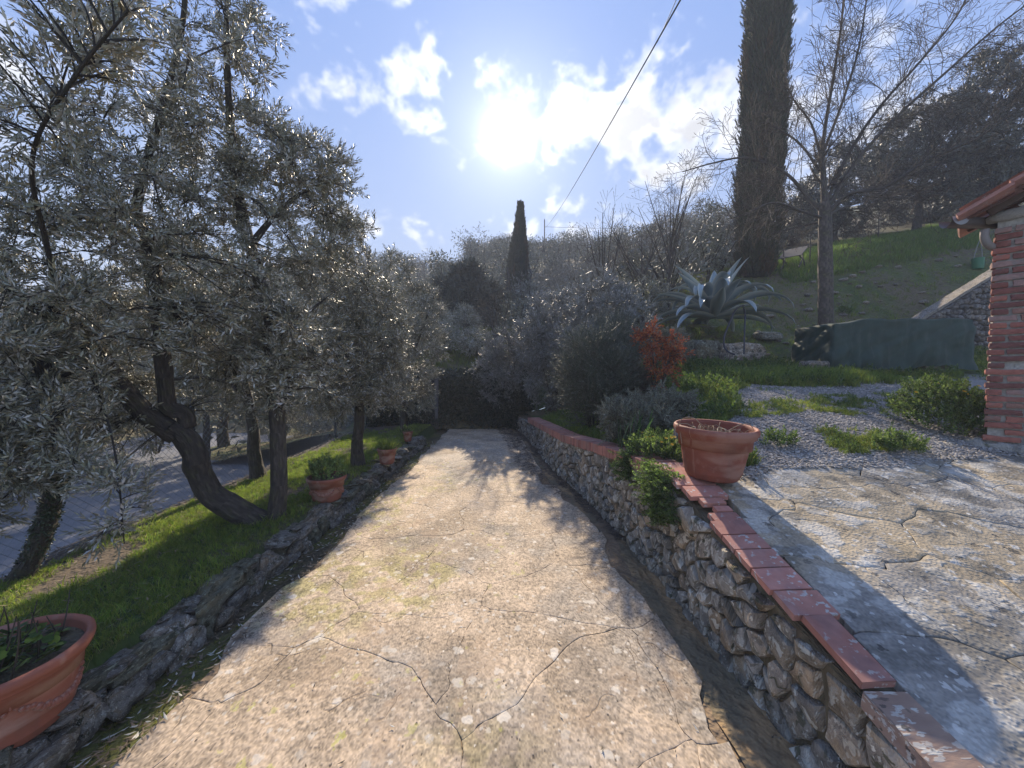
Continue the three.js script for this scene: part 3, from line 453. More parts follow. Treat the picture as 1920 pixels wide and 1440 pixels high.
// a tree or bush: limbs given as lists of points, foliage spread through rounded masses
function leafy(root, { seed, limbs = [], masses, sprigs, mat, twigsPer = 9, sprigScale = [0.8, 1.25], branchMat = matBark, reach = 2.5, up = 0.25, droop = 0, thin = 0.007, tint = 0.22, crownName = 'crown', fill = 0.72, sides = 4 }) {
  const r = RNG(seed), nodes = [], bw = new MB(), items = sprigs.map(() => []);
  limbs.forEach(([pts, r0, r1, name = 'branch', knots = 0.12], li) => {
    const path = smoothPath(pts, Math.max(10, pts.length * 6)), m = new MB(), k = seed + li * 13.7;
    m.tube(path, (t, a, l) => lerp(r0, r1, Math.pow(t, 0.85)) * (1 + (name === 'trunk' ? 0.35 * Math.exp(-l / 0.12) : 0) + knots * 2 * (vn3(Math.cos(a) * 1.2 + k, Math.sin(a) * 1.2 + k, l * 5) - 0.5) + knots * 1.2 * (vn3(Math.cos(a) * 3 + k, Math.sin(a) * 3, l * 16) - 0.5)), r0 > 0.035 ? 12 : 8);
    part(root, name, m.geo(), branchMat);
    path.forEach((p, i) => { if (i > path.length * (name === 'trunk' ? 0.35 : 0.15)) nodes.push(p.clone()); });
  });
  if (!nodes.length) nodes.push(V(0, 0, 0));
  for (const { c, r: R, n } of masses) for (let i = 0; i < n; i++) {
    const q = r.dir().multiplyScalar(Math.pow(r(), 1 / 3) * (1 - fill) + fill * Math.pow(r(), 0.5)), end = V(c.x + q.x * R.x, c.y + q.y * R.y, c.z + q.z * R.z);
    let best = null, bd = 1e9; for (let k = 0; k < nodes.length; k++) { const e = nodes[k].distanceToSquared(end); if (e < bd && (e > 0.02 || k < 40)) { bd = e; best = nodes[k]; } }
    const L = best.distanceTo(end), mid = best.clone().lerp(end, 0.5).add(V(r.n() * 0.1, (up - droop) * 0.4 + r.n() * 0.1, r.n() * 0.1).multiplyScalar(L));
    const path = new THREE.QuadraticBezierCurve3(best, mid, end).getPoints(5);
    if (L > 0.05) bw.tube(path, [thin * (0.5 + Math.min(1, L)), thin * 0.25], sides, { cap: false });
    if (nodes.length < 5000) for (let k = 1; k < 6; k++) nodes.push(path[k]);
    const out = end.clone().sub(V(c.x, c.y, c.z)).divide(V(R.x, R.y, R.z)), tan = path[5].clone().sub(path[4]).normalize();
    for (let k = 0; k < twigsPer; k++) {
      const t = Math.max(0.1, 1 - Math.min(L, 0.8) / Math.max(L, 0.01) * r()), f = t * 5, a = Math.min(4, Math.floor(f)), p = path[a].clone().lerp(path[a + 1], f - a);
      const dir = tan.clone().multiplyScalar(0.5).addScaledVector(out, 0.35).add(r.dir().multiplyScalar(0.85)).add(V(0, up - droop, 0)).normalize(), b = 1 + r.n() * tint;
      items[r.i(items.length)].push({ p, dir, roll: r.u(0, 6.28), s: r.u(...sprigScale), c: [b * (1 + r.n() * 0.04), b, b * (1 + r.n() * 0.05)] });
    }
  }
  if (bw.f.length) { const b = part(root, 'twigs', bw.geo(), branchMat); b.userData.kind = 'stuff'; }
  sprigs.forEach((g, i) => { if (items[i].length) scatter(root, crownName, g, mat, items[i]); });
  return root;
}
const mass = (px, py, d, r, n, ry = r, rz = r) => ({ c: at(px, py, d), r: V(r, ry, rz), n });

// the big twin-stemmed olive on the lawn
{
  const t = thing('olive_tree', 'large twin-stemmed olive with a crooked leaning trunk nearest the camera', 'olive tree'), A = at;
  leafy(t, { seed: 101, sprigs: oliveSprigs, mat: matOlive, twigsPer: 7, droop: -0.1, limbs: [
    [[V(-2.30, 0.02, -3.62), A(490, 985, 3.62), A(440, 955, 3.55), A(395, 925, 3.5), A(372, 880, 3.45), A(368, 850, 3.42), A(345, 818, 3.38), A(320, 800, 3.34)], 0.112, 0.088, 'trunk', 0.2],
    [[V(-2.20, 0.02, -3.66), A(521, 985, 3.66), A(524, 900, 3.66), A(520, 800, 3.66), A(512, 700, 3.68), A(502, 600, 3.7), A(480, 500, 3.7), A(452, 400, 3.68)], 0.086, 0.05, 'trunk', 0.12],
    [[A(335, 815, 3.38), A(270, 775, 3.25), A(215, 710, 3.1), A(165, 640, 2.95), A(120, 600, 2.85), A(40, 560, 2.7), A(-60, 470, 2.5)], 0.09, 0.04, 'branch', 0.12],
    [[A(352, 800, 3.4), A(345, 775, 3.38), A(318, 765, 3.34), A(312, 740, 3.33), A(304, 660, 3.33), A(295, 570, 3.33), A(285, 490, 3.33), A(278, 435, 3.33)], 0.066, 0.056, 'branch', 0.14],
    [[A(280, 450, 3.33), A(258, 405, 3.3), A(268, 330, 3.25), A(300, 220, 3.2), A(330, 110, 3.15), A(345, 20, 3.1), A(350, -120, 3.1)], 0.045, 0.014, 'branch', 0.12],
    [[A(262, 420, 3.3), A(215, 400, 3.2), A(150, 405, 3.05), A(80, 440, 2.9), A(0, 430, 2.7)], 0.038, 0.014, 'branch', 0.14],
    [[A(290, 465, 3.33), A(330, 462, 3.4), A(390, 480, 3.5), A(450, 530, 3.6), A(500, 560, 3.8)], 0.032, 0.012, 'branch', 0.14],
    [[A(455, 410, 3.68), A(440, 320, 3.6), A(430, 210, 3.5), A(425, 90, 3.4), A(425, -60, 3.4)], 0.05, 0.014, 'branch', 0.12],
    [[A(470, 460, 3.7), A(520, 400, 3.8), A(570, 360, 3.9), A(620, 340, 4.0)], 0.035, 0.01, 'branch', 0.12],
    [[A(508, 640, 3.7), A(560, 600, 3.9), A(610, 560, 4.1)], 0.03, 0.01, 'branch', 0.12],
    [[A(120, 600, 2.85), A(90, 470, 2.5), A(60, 300, 2.1), A(150, 130, 1.8), A(240, 20, 1.7)], 0.017, 0.005, 'branch', 0.1],
    [[A(200, 690, 3.08), A(130, 700, 2.8), A(40, 760, 2.5)], 0.025, 0.008, 'branch', 0.1],
    [[A(170, 700, 2.95), A(205, 800, 2.6), A(222, 890, 2.4), A(228, 960, 2.32), A(233, 1020, 2.3)], 0.008, 0.003, 'branch', 0.1],
    [[A(60, 740, 2.55), A(120, 830, 2.4), A(150, 900, 2.35)], 0.007, 0.003, 'branch', 0.1],
  ], masses: [
    mass(330, 90, 3.1, 0.75, 48, 0.8), mass(420, 40, 3.3, 0.5, 36, 0.6), mass(255, 250, 3.1, 0.8, 66), mass(110, 330, 2.6, 0.7, 46), mass(40, 480, 2.5, 0.6, 42), mass(400, 240, 3.5, 0.6, 65), mass(480, 330, 3.7, 0.6, 65), mass(545, 330, 3.9, 0.5, 40), mass(620, 385, 4.1, 0.4, 30), mass(665, 400, 4.4, 0.32, 20), mass(600, 310, 4.0, 0.34, 22), mass(590, 470, 4.2, 0.5, 45),
    mass(200, 480, 3.0, 0.7, 75), mass(350, 400, 3.5, 0.7, 70), mass(60, 640, 2.6, 0.6, 60), mass(200, 600, 3.4, 0.7, 60), mass(400, 560, 3.9, 0.75, 85), mass(540, 580, 4.2, 0.65, 70), mass(430, 690, 4.0, 0.6, 70, 0.5), mass(580, 690, 4.3, 0.6, 55, 0.5), mass(60, 780, 2.5, 0.45, 40, 0.35), mass(220, 760, 3.7, 0.55, 45, 0.4), mass(130, 860, 3.0, 0.4, 22, 0.25), mass(500, 760, 4.1, 0.4, 22, 0.22),
    mass(228, 950, 2.33, 0.16, 9, 0.26), mass(150, 880, 2.36, 0.2, 8, 0.15), mass(520, 600, 3.3, 0.42, 38), mass(560, 700, 3.45, 0.4, 34), mass(440, 640, 3.2, 0.36, 22), mass(500, 480, 3.3, 0.4, 26), mass(350, 620, 3.0, 0.3, 14), mass(90, 90, 1.9, 0.5, 13, 0.45), mass(30, 200, 1.9, 0.4, 11, 0.4), mass(200, 30, 1.9, 0.35, 14, 0.3),
  ] });
}
// olives in the row beyond it
const oliveCopy = (label, base, height, masses, seed, extra = {}, lean = V(0, 0, 0), group) => {
  const t = thing('olive_tree', label, 'olive tree', group), top = base.clone().add(V(lean.x, height, lean.z)), m = base.clone().lerp(top, 0.5).add(V(lean.z * 0.2 + 0.05, 0, 0.06));
  const limbs = [[[base.clone().add(V(0, -0.05, 0)), base.clone().lerp(m, 0.5).add(V(-0.03, 0, 0)), m, top], extra.r0 ?? 0.1, extra.r1 ?? 0.055, 'trunk', 0.16]], r = RNG(seed);
  for (let i = 0; i < (extra.limbs ?? 5); i++) { const k = masses[i % masses.length], e = k.c.clone().add(V(r.n() * k.r.x * 0.6, r.n() * k.r.y * 0.5, r.n() * k.r.z * 0.6)), s = m.clone().lerp(top, r.u(0.3, 1)); limbs.push([[s, s.clone().lerp(e, 0.5).add(V(r.n() * 0.12, 0.12, r.n() * 0.12)), e], (extra.r1 ?? 0.055) * 0.7, 0.01, 'branch', 0.14]); }
  return leafy(t, { seed, limbs, masses, sprigs: extra.sprigs ?? oliveSprigs, mat: extra.mat ?? matOlive, twigsPer: extra.twigs ?? 9, sprigScale: extra.scale ?? [0.9, 1.4], droop: -0.1, tint: 0.25 });
};
const oliveBig = [4, 5].map((s) => sprig(s, { cols: OLIVE, n: 13, len: 0.2, L: 0.062, W: 0.018 }));
oliveCopy('round olive tree behind the second terracotta pot on the lawn', V(-2.32, 0.1, -5.75), 1.5, [mass(660, 560, 5.8, 0.75, 95, 0.8), mass(630, 640, 5.6, 0.7, 90), mass(705, 650, 5.9, 0.6, 75), mass(680, 730, 5.7, 0.62, 75, 0.5), mass(725, 590, 6.3, 0.5, 50), mass(615, 750, 5.4, 0.45, 34, 0.3), mass(630, 520, 5.6, 0.6, 45), mass(730, 710, 6.2, 0.5, 50, 0.55)], 201);
oliveCopy('olive tree with foliage reaching over the drive near the gate', V(-2.45, 0.1, -8.7), 1.5, [mass(765, 590, 8.7, 0.8, 85), mass(790, 640, 8.7, 0.72, 85), mass(760, 700, 8.5, 0.8, 80, 0.7), mass(800, 570, 9, 0.5, 40), mass(780, 755, 8.6, 0.55, 40, 0.4), mass(740, 520, 8.7, 0.6, 50)], 202);
oliveCopy('slim olive tree growing at the fence behind the leaning trunk', V(-3.6, 0.03, -5.4), 1.4, [mass(370, 640, 5.6, 0.85, 50), mass(410, 700, 5.7, 0.7, 40), mass(330, 740, 5.4, 0.65, 30, 0.4), mass(400, 540, 5.8, 0.75, 35)], 203, { sprigs: oliveBig }, V(-0.1, 0, 0.1));
oliveCopy('olive tree across the lane glimpsed through the branches', V(-7.2, -0.95, -9), 2.2, [mass(360, 560, 9, 1.6, 110), mass(250, 640, 8.6, 1.5, 90), mass(440, 640, 9.2, 1.3, 80, 1.0), mass(300, 740, 8.4, 1.0, 50, 0.6)], 204, { sprigs: oliveBig, scale: [1.1, 1.7] });
oliveCopy('olive tree at the bend of the lane behind the lawn trees', V(-5.4, -0.7, -13), 2.4, [mass(580, 580, 13, 1.6, 90), mass(500, 630, 12.6, 1.5, 80), mass(630, 640, 13.2, 1.2, 70, 1.0), mass(560, 700, 12.6, 1.2, 50, 0.7)], 205, { sprigs: oliveBig, scale: [1.2, 1.9] });
// ivy-clad tree at the fence
{
  const t = thing('ivy_clad_tree', 'dark leaning tree trunk wrapped in ivy beside the wire fence', 'tree'), pts = [at(20, 1112, 2.82), at(62, 1040, 2.82), at(92, 960, 2.8), at(108, 890, 2.8), at(112, 820, 2.8), at(100, 740, 2.75), at(70, 660, 2.7)];
  leafy(t, { seed: 301, sprigs: oliveSprigs, mat: matOlive, twigsPer: 10, limbs: [[pts, 0.065, 0.045, 'trunk', 0.15]], masses: [mass(60, 680, 2.7, 0.45, 35), mass(-60, 720, 2.5, 0.5, 30), mass(30, 860, 2.5, 0.3, 20, 0.25), mass(-40, 920, 2.4, 0.3, 14)] });
  const path = smoothPath(pts.slice(0, 5), 60), r = RNG(302), items = [], ivy = sprig(44, { len: 0.02, n: 3, L: 0.028, W: 0.026, cols: [[0.025, 0.045, 0.02], [0.035, 0.055, 0.026]], open: [0.8, 1.3] });
  for (let i = 0; i < 1500; i++) { const p = path[r.i(61)], a = r.u(0, 6.28), rad = r.u(0.04, 0.062), o = V(Math.cos(a), r.n() * 0.3, Math.sin(a)); items.push({ p: p.clone().addScaledVector(o, rad), dir: o.add(V(0, -0.3, 0)).normalize(), roll: r.u(0, 6), s: r.u(0.5, 0.9), c: [1, 1, 1] }); }
  scatter(t, 'ivy', ivy, leafMat(0.4), items);
}

// ---------------------------------------------------------------- hillside olive grove and dark trees
{
  const grove = [0, 1, 2, 3].map((v) => {   // a small tree, some 3.6 m across, its crown of leaf clumps
    const r = RNG(400 + v), m = new MB(), tr = new MB(), cols = [[0.12, 0.13, 0.09], [0.16, 0.165, 0.12], [0.22, 0.225, 0.18], [0.10, 0.11, 0.075], [0.17, 0.165, 0.10]];
    tr.tube([V(0, -0.3, 0), V(0.05, 0.5, 0.03), V(-0.04, 1.1, 0), V(0.1, 1.7, 0.05)], [0.15, 0.06], 6); for (let i = 0; i < 5; i++) { const a = i * 1.3; tr.tube([V(0, 1.0, 0), V(Math.cos(a) * 0.5, 1.7, Math.sin(a) * 0.5), V(Math.cos(a) * 0.9, 2.5, Math.sin(a) * 0.9)], [0.06, 0.02], 4); }
    const lobes = Array.from({ length: 9 }, () => [V(r.n() * 1.1, 1.6 + r.n() * 0.8, r.n() * 1.1), r.u(0.6, 1.0)]);
    for (let i = 0; i < 1100; i++) { const [c, R] = lobes[r.i(9)], o = r.dir(), p = c.clone().addScaledVector(o, R * Math.pow(r(), 0.4)), d = o.clone().add(r.dir()).normalize(), s = V().crossVectors(d, r.dir()).normalize(), q = cols[r.i(5)], b = r.u(0.7, 1.3); addLeaf(m, p, d, s, r.u(0.14, 0.3), r.u(0.05, 0.10), [q[0] * b, q[1] * b, q[2] * b], 0.1); }
    return [tr.geo(), m.geo()];
  });
  const mat = leafMat(0.6), r = RNG(450); let n = 0;
  const spots = [];
  for (let d = 14; d < 86; d += 4.0) for (let x = -0.62 * d; x < 0.66 * d; x += 4.1) { const X = x + r.n() * 1.3, D = d + r.n() * 1.3, px = X / D * 720 + 960; if (px < 520 || px > 1440) continue; if (D < 20 && Math.abs(px - 890) < 70) continue;  spots.push([X, D]); }
  for (const [X, D] of spots) {
    const row = D > 68 ? 'on the skyline' : D > 50 ? 'in the upper rows' : D > 32 ? 'in the middle rows' : D > 22 ? 'in the lower rows' : 'at the foot', px = X / D * 720 + 960, col = px < 780 ? 'behind the lawn olives' : px < 960 ? 'left of the small cypress' : px < 1130 ? 'just right of the small cypress' : px < 1290 ? 'above the bed of shrubs' : 'by the tall cypress', g = grove[n++ % 4], t = thing('grove_olive', `grove olive ${row} of the far hillside, ${col}`, 'olive tree', `hillside grove olives ${row}, ${col}`, onLand(X, D)), s = r.u(0.8, 1.15) * (D < 26 && X > 0.3 && X < 9 ? 0.5 : D < 22 ? 0.62 : D < 30 ? 0.8 : 1);
    part(t, 'trunk', g[0], matBark); part(t, 'crown', g[1], mat).userData.kind = 'stuff'; t.scale.set(s * r.u(0.9, 1.15), s * r.u(0.9, 1.15), s); t.rotation.y = r.u(0, 6.28);
  }
  const scrub = [0, 1].map((v) => { const q = RNG(480 + v), m = new MB(), st = new MB(), cols = [[0.17, 0.165, 0.135], [0.15, 0.155, 0.115], [0.22, 0.22, 0.195], [0.14, 0.13, 0.10]]; for (let i = 0; i < 7; i++) { const a = i * 0.9; st.tube([V(0, -0.2, 0), V(Math.cos(a) * 0.3, 0.6, Math.sin(a) * 0.3), V(Math.cos(a) * 0.7, 1.3, Math.sin(a) * 0.7)], [0.035, 0.01], 4); } for (let i = 0; i < 800; i++) { const o = q.dir(), p = V(o.x * 1.1, 0.85 + o.y * 0.85, o.z * 1.1).multiplyScalar(Math.pow(q(), 0.35)).add(V(0, 0.1, 0)), d = V(o.x, 0.8, o.z).add(q.dir()).normalize(), s = V().crossVectors(d, q.dir()).normalize(), b = q.u(0.7, 1.3); addLeaf(m, p, d, s, q.u(0.1, 0.3), q.u(0.02, 0.06), shade(cols[q.i(4)], b), 0.1); } return [st.geo(), m.geo()]; });
  let sn = 0; for (let d = 12.6; d < 34; d += 1.9) for (let x = -0.05 * d; x < 0.6 * d; x += 2.1) { const X = x + r.n() * 0.7, D = d + r.n() * 0.7, px = X / D * 720 + 960; if (px < 985 || px > 1385 || sn > 130) continue; const g = scrub[sn++ % 2], t = thing('hill_shrub', `grey-brown scrub bush ${D < 18 ? 'low on' : D < 26 ? 'halfway up' : 'high on'} the slope ${px < 1120 ? 'right of the small cypress' : px < 1260 ? 'behind the bed of shrubs' : 'left of the tall cypress'}`, 'shrub', `scrub bushes ${D < 18 ? 'low on' : D < 26 ? 'halfway up' : 'high on'} the slope ${px < 1120 ? 'by the small cypress' : px < 1260 ? 'behind the bed' : 'by the tall cypress'}`, onLand(X, D)); part(t, 'stems', g[0], matBark); part(t, 'crown', g[1], mat).userData.kind = 'stuff'; const s = r.u(0.6, 1.15); t.scale.set(s * 1.1, s, s * 1.1); t.rotation.y = r.u(0, 6.28); }
  for (const [X, D] of [[-10, 5.2], [-11.5, 8.6], [-9.2, 12.2], [-13.5, 11.5], [-14.5, 6.2], [-16, 15], [-12, 17], [-20, 9.5]]) { const g = grove[n++ % 4], t = thing('field_olive', 'olive tree in the field across the lane, glimpsed through the lawn olives', 'olive tree', 'olives in the field across the lane', V(X, D > 10 ? land(X, D) : -0.98, -D)), s = r.u(1.0, 1.3); part(t, 'trunk', g[0], matBark); part(t, 'crown', g[1], mat).userData.kind = 'stuff'; t.scale.set(s * 1.1, s, s * 1.1); t.rotation.y = r.u(0, 6.28); }
  // taller dark tree on the skyline
  const tall = thing('skyline_tree', 'tall dark tree standing out on the skyline above the grove', 'tree', null, onLand(-7.2, 72)); part(tall, 'trunk', grove[1][0], matBark); const c = part(tall, 'crown', grove[1][1], mat); c.userData.kind = 'stuff'; tall.scale.set(2.2, 2.3, 2.2);
  // dark evergreens in the hollow behind the hedge
  const dark = [6, 7].map((s) => sprig(s, { cols: [[0.06, 0.07, 0.05], [0.075, 0.085, 0.065], [0.10, 0.11, 0.09]], n: 14, len: 0.3, L: 0.14, W: 0.05, open: [0.4, 1.1] }));
  const dk = (label, b, h, ms, seed) => { const t = thing('evergreen_tree', label, 'tree'); leafy(t, { seed, sprigs: dark, mat: leafMat(0.55), twigsPer: 14, limbs: [[[b, b.clone().add(V(0.05, h * 0.5, 0)), b.clone().add(V(0, h, 0))], 0.14, 0.05, 'trunk', 0.1]], masses: ms, sprigScale: [0.9, 1.5] }); };
  dk('dark evergreen tree in the hollow behind the hedge', onLand(-1.8, 18.5), 3, [mass(875, 530, 18.5, 0.9, 46, 1.0), mass(850, 570, 18.2, 1.1, 55), mass(895, 570, 18.6, 0.9, 46, 0.8), mass(835, 545, 18.3, 0.6, 24), mass(865, 610, 17.8, 1.1, 46, 0.8), mass(905, 610, 17.6, 0.8, 36, 0.7)], 461);
  dk('dark evergreen beside the foot of the small cypress', onLand(-0.2, 19.5), 2.4, [mass(945, 590, 19, 1.1, 70, 1.1), mass(915, 565, 19, 0.9, 50)], 462);
}

// ---------------------------------------------------------------- cypresses
function cypress(label, base, H, profile, seed, count, lean, sc) {
  const t = thing('cypress_tree', label, 'cypress tree'), r = RNG(seed), items = [], geo = sprig(seed, { len: 0.22, n: 12, L: 0.11, W: 0.022, cols: [[0.03, 0.042, 0.018], [0.04, 0.05, 0.022], [0.055, 0.058, 0.03], [0.06, 0.05, 0.032]], open: [0.25, 0.5], stemR: 0.004, pairs: false });
  const axis = (y) => V(base.x + lean * y, base.y + y, base.z), core = new MB(), ys = spread(0, H, 24);
  part(t, 'trunk', new MB().tube([axis(-0.4), axis(0.6), axis(1.4)], [0.22, 0.16], 9).geo(), matBark);
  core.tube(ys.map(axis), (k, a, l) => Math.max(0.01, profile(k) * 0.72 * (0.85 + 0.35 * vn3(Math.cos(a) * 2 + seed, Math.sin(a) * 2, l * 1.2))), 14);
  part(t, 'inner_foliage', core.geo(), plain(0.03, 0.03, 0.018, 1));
  for (let i = 0; i < count; i++) {
    const k = r(), y = k * H, R = profile(k), a = r.u(0, 6.28), rr = R * (0.7 + 0.3 * Math.sqrt(r())) * (0.74 + 0.5 * vn3(Math.cos(a) * 2.2 + seed, Math.sin(a) * 2.2, y * 1.1)) * (r() < 0.12 ? r.u(1.03, 1.28) : 1), p = axis(y).add(V(Math.cos(a) * rr, 0, Math.sin(a) * rr)), b = r.u(0.75, 1.3);
    items.push({ p, dir: V(Math.cos(a) * 0.35 + r.n() * 0.25, 1, Math.sin(a) * 0.35 + r.n() * 0.25).normalize(), roll: r.u(0, 6), s: r.u(0.7, 1.3) * sc, c: vn3(Math.cos(a) * 2 + 40, Math.sin(a) * 2, y * 0.7) > 0.72 ? [b * 1.5, b * 1.05, b * 0.9] : [b, b, b] });
  }
  scatter(t, 'crown', geo, leafMat(0.75), items);
}
{
  const b = onLand(at(1415, 500, 13.5).x, 13.5, -0.1);
  cypress('tall columnar cypress rising out of the top of the view', b, 17.5, (k) => (k < 0.05 ? lerp(0.5, 0.60, k / 0.05) : k < 0.6 ? lerp(0.60, 0.53, (k - 0.05) / 0.55) : lerp(0.53, 0.04, Math.pow((k - 0.6) / 0.4, 1.6))), 501, 21000, 0.028, 1.1);
  const c = onLand(at(970, 500, 25).x, 25);
  cypress('small pointed cypress alone in front of the olive hill', V(c.x, c.y, c.z), at(978, 388, 25).y - c.y, (k) => 0.03 + 0.74 * Math.pow(1 - k, 0.95) * (k < 0.08 ? lerp(0.75, 1, k / 0.08) : 1), 502, 5200, 0.035, 1.25);
}

// ---------------------------------------------------------------- leafless trees
function bareBranch(mb, nodes, r, p, dir, len, rad, level, o) {
  const n = level === 0 ? 8 : 5, pts = [p.clone()], d = dir.clone(); let q = p.clone();
  for (let i = 0; i < n; i++) { d.add(V(r.n(), r.n() + o.rise, r.n()).multiplyScalar(o.wander)).normalize(); q = q.clone().addScaledVector(d, len / n); pts.push(q); }
  mb.tube(pts, [rad, Math.max(o.tip, rad * 0.35)], level < 1 ? 5 : 3, { cap: false });
  sprout(mb, nodes, r, pts, len, rad, level, o);
  if (o.bud && level >= o.levels - 1) nodes.push([q, d.clone()]);
}
function sprout(mb, nodes, r, pts, len, rad, level, o) {
  if (level >= o.levels) return; const kids = o.kids[level];
  for (let k = 0; k < kids; k++) { const t = lerp(o.from, 0.98, (k + r()) / kids), f = t * (pts.length - 1), a = Math.min(pts.length - 2, Math.floor(f)), p = pts[a].clone().lerp(pts[a + 1], f - a), tan = pts[a + 1].clone().sub(pts[a]).normalize(), side = V().crossVectors(tan, r.dir()).normalize(), dir = tan.multiplyScalar(r.u(0.5, 1)).addScaledVector(side, r.u(0.5, 0.95)).normalize(); bareBranch(mb, nodes, r, p, dir, len * r.u(0.32, 0.6) * (1.15 - 0.45 * t), rad * lerp(0.55, 0.3, t), level + 1, o); }
}
function bareTree(name, label, limbs, seed, o) {
  const t = thing(name, label, 'bare tree'), r = RNG(seed), tw = new MB(), buds = [];
  limbs.forEach(([pts, r0, r1, nm = 'branch']) => {
    const path = smoothPath(pts, pts.length * 6), m = new MB(), k = seed; let len = 0; for (let i = 1; i < path.length; i++) len += path[i].distanceTo(path[i - 1]);
    m.tube(path, (q, a, l) => lerp(r0, r1, q) * (1 + 0.16 * (vn3(Math.cos(a) + k, Math.sin(a), l * 7) - 0.5)), r0 > 0.03 ? 10 : 6); part(t, nm, m.geo(), o.mat ?? matBark);
    if (nm !== 'trunk') sprout(tw, buds, r, path, Math.min(len, o.most ?? 2), Math.max(r1 * 1.6, o.tip * 3), 0, { ...o, kids: o.kids.map((q, i) => (i ? q : Math.round(q * Math.max(0.5, len / 2)))) });
  });
  part(t, 'twigs', tw.geo(), o.mat ?? matBark).userData.kind = 'stuff';
  if (o.bud) scatter(t, 'buds', o.bud, leafMat(0.8), buds.map(([p, d]) => ({ p, dir: d, s: r.u(0.7, 1.2), c: [1, 1, 1] })));
}
const matGreyBark = surface(texBark, 0.006, 0.95, { color: new THREE.Color().setRGB(0.95, 0.85, 0.82) });
{
  const A = at, d = 7, f = (px, py, k = d) => A(px, py, k), base = dropOn(1549, 621, land, 8.5), D = -base.z, g = (px, py, k = 0) => A(px, py, D + k);
  bareTree('bare_tree', 'wide-spreading leafless tree with a straight trunk behind the tarpaulin', [
    [[base.clone().add(V(0, -0.1, 0)), g(1548, 560), g(1547, 480), g(1547, 420), g(1546, 380)], 0.165, 0.13, 'trunk'],
    [[g(1546, 400), g(1545, 350), g(1542, 310), g(1538, 285)], 0.075, 0.05],
    [[g(1540, 290), g(1550, 220, -0.1), g(1565, 130, -0.2), g(1578, 40, -0.3), g(1585, -60, -0.4)], 0.042, 0.015],
    [[g(1540, 295), g(1580, 190, -0.2), g(1610, 90, -0.3), g(1630, -40, -0.4)], 0.034, 0.012],
    [[g(1538, 290), g(1520, 230, 0.1), g(1490, 190, 0.2), g(1470, 150, 0.2)], 0.03, 0.01],
    [[g(1537, 320), g(1500, 270, 0.3), g(1465, 245, 0.4), g(1430, 230, 0.4)], 0.032, 0.01],
    [[g(1545, 400), g(1515, 370, 0.2), g(1485, 335, 0.3), g(1462, 318, 0.4), g(1400, 296, 0.3), g(1340, 305, 0.1), g(1280, 322, -0.1)], 0.05, 0.012],
    [[g(1546, 410), g(1500, 395, -0.2), g(1450, 380, -0.4), g(1400, 400, -0.6), g(1370, 410, -0.7)], 0.035, 0.010],
    [[g(1549, 405), g(1590, 365, -0.3), g(1660, 350, -0.7), g(1740, 300, -1.1), g(1830, 260, -1.6), g(1910, 205, -2)], 0.05, 0.012],
    [[g(1549, 395), g(1600, 310, 0.1), g(1680, 220, 0), g(1780, 130, -0.2), g(1870, 50, -0.3), g(1950, -10, -0.4)], 0.05, 0.014],
    [[g(1547, 385), g(1590, 290, 0.3), g(1650, 200, 0.3), g(1730, 110, 0.2), g(1800, 20, 0.2), g(1830, -50, 0)], 0.045, 0.014],
    [[g(1547, 415), g(1520, 420, 0.3), g(1480, 430, 0.5), g(1440, 440, 0.6)], 0.03, 0.009],
    [[g(1549, 405), g(1580, 390, 0.4), g(1640, 370, 0.9), g(1700, 340, 1.3)], 0.032, 0.01],
  ], 601, { levels: 3, kids: [12, 7, 4], from: 0.15, wander: 0.27, rise: 0.08, tip: 0.0052, most: 2.8, mat: matGreyBark });
  const bud = sprig(9, { len: 0.05, n: 4, L: 0.03, W: 0.014, cols: [[0.16, 0.15, 0.11], [0.12, 0.10, 0.08]], open: [0.3, 0.6] });
  const fan = (label, px, py, dd, top, w, seed, n) => { const b = A(px, py, dd), r = RNG(seed), ls = []; b.y = Math.min(b.y, land(b.x, dd)); const T = A(px, top, dd).y; ls.push([[b.clone().add(V(0, -0.2, 0)), b.clone().lerp(V(b.x, T, b.z), 0.3), b.clone().lerp(V(b.x + 0.05, T, b.z), 0.5)], 0.05, 0.03, 'trunk']); for (let i = 0; i < n; i++) { const s = b.clone().lerp(V(b.x, T, b.z), r.u(0.2, 0.5)), a = r.u(0, 6.28), e = V(b.x + Math.cos(a) * w * r.u(0.3, 1), lerp(s.y, T, r.u(0.7, 1)), b.z + Math.sin(a) * w * 0.8); ls.push([[s, s.clone().lerp(e, 0.5).add(V(0, -0.05, 0)), e], 0.022, 0.007]); } bareTree('bare_sapling', label, ls, seed, { levels: 2, kids: [7, 4], from: 0.25, wander: 0.12, rise: 0.25, tip: 0.003, most: 1.6, bud, mat: matGreyBark }); };
  fan('budding leafless sapling left of the tall cypress', 1255, 520, 11, 330, 1.1, 611, 12);
  fan('thin bare sapling above the grey shrubs', 1130, 560, 10, 400, 0.7, 612, 8);
  fan('small pale leafless sapling by the hedge', 935, 660, 11, 545, 0.5, 613, 7);
  fan('leafless twiggy sapling beside the agave', 1205, 560, 10.5, 420, 0.9, 614, 9);
}

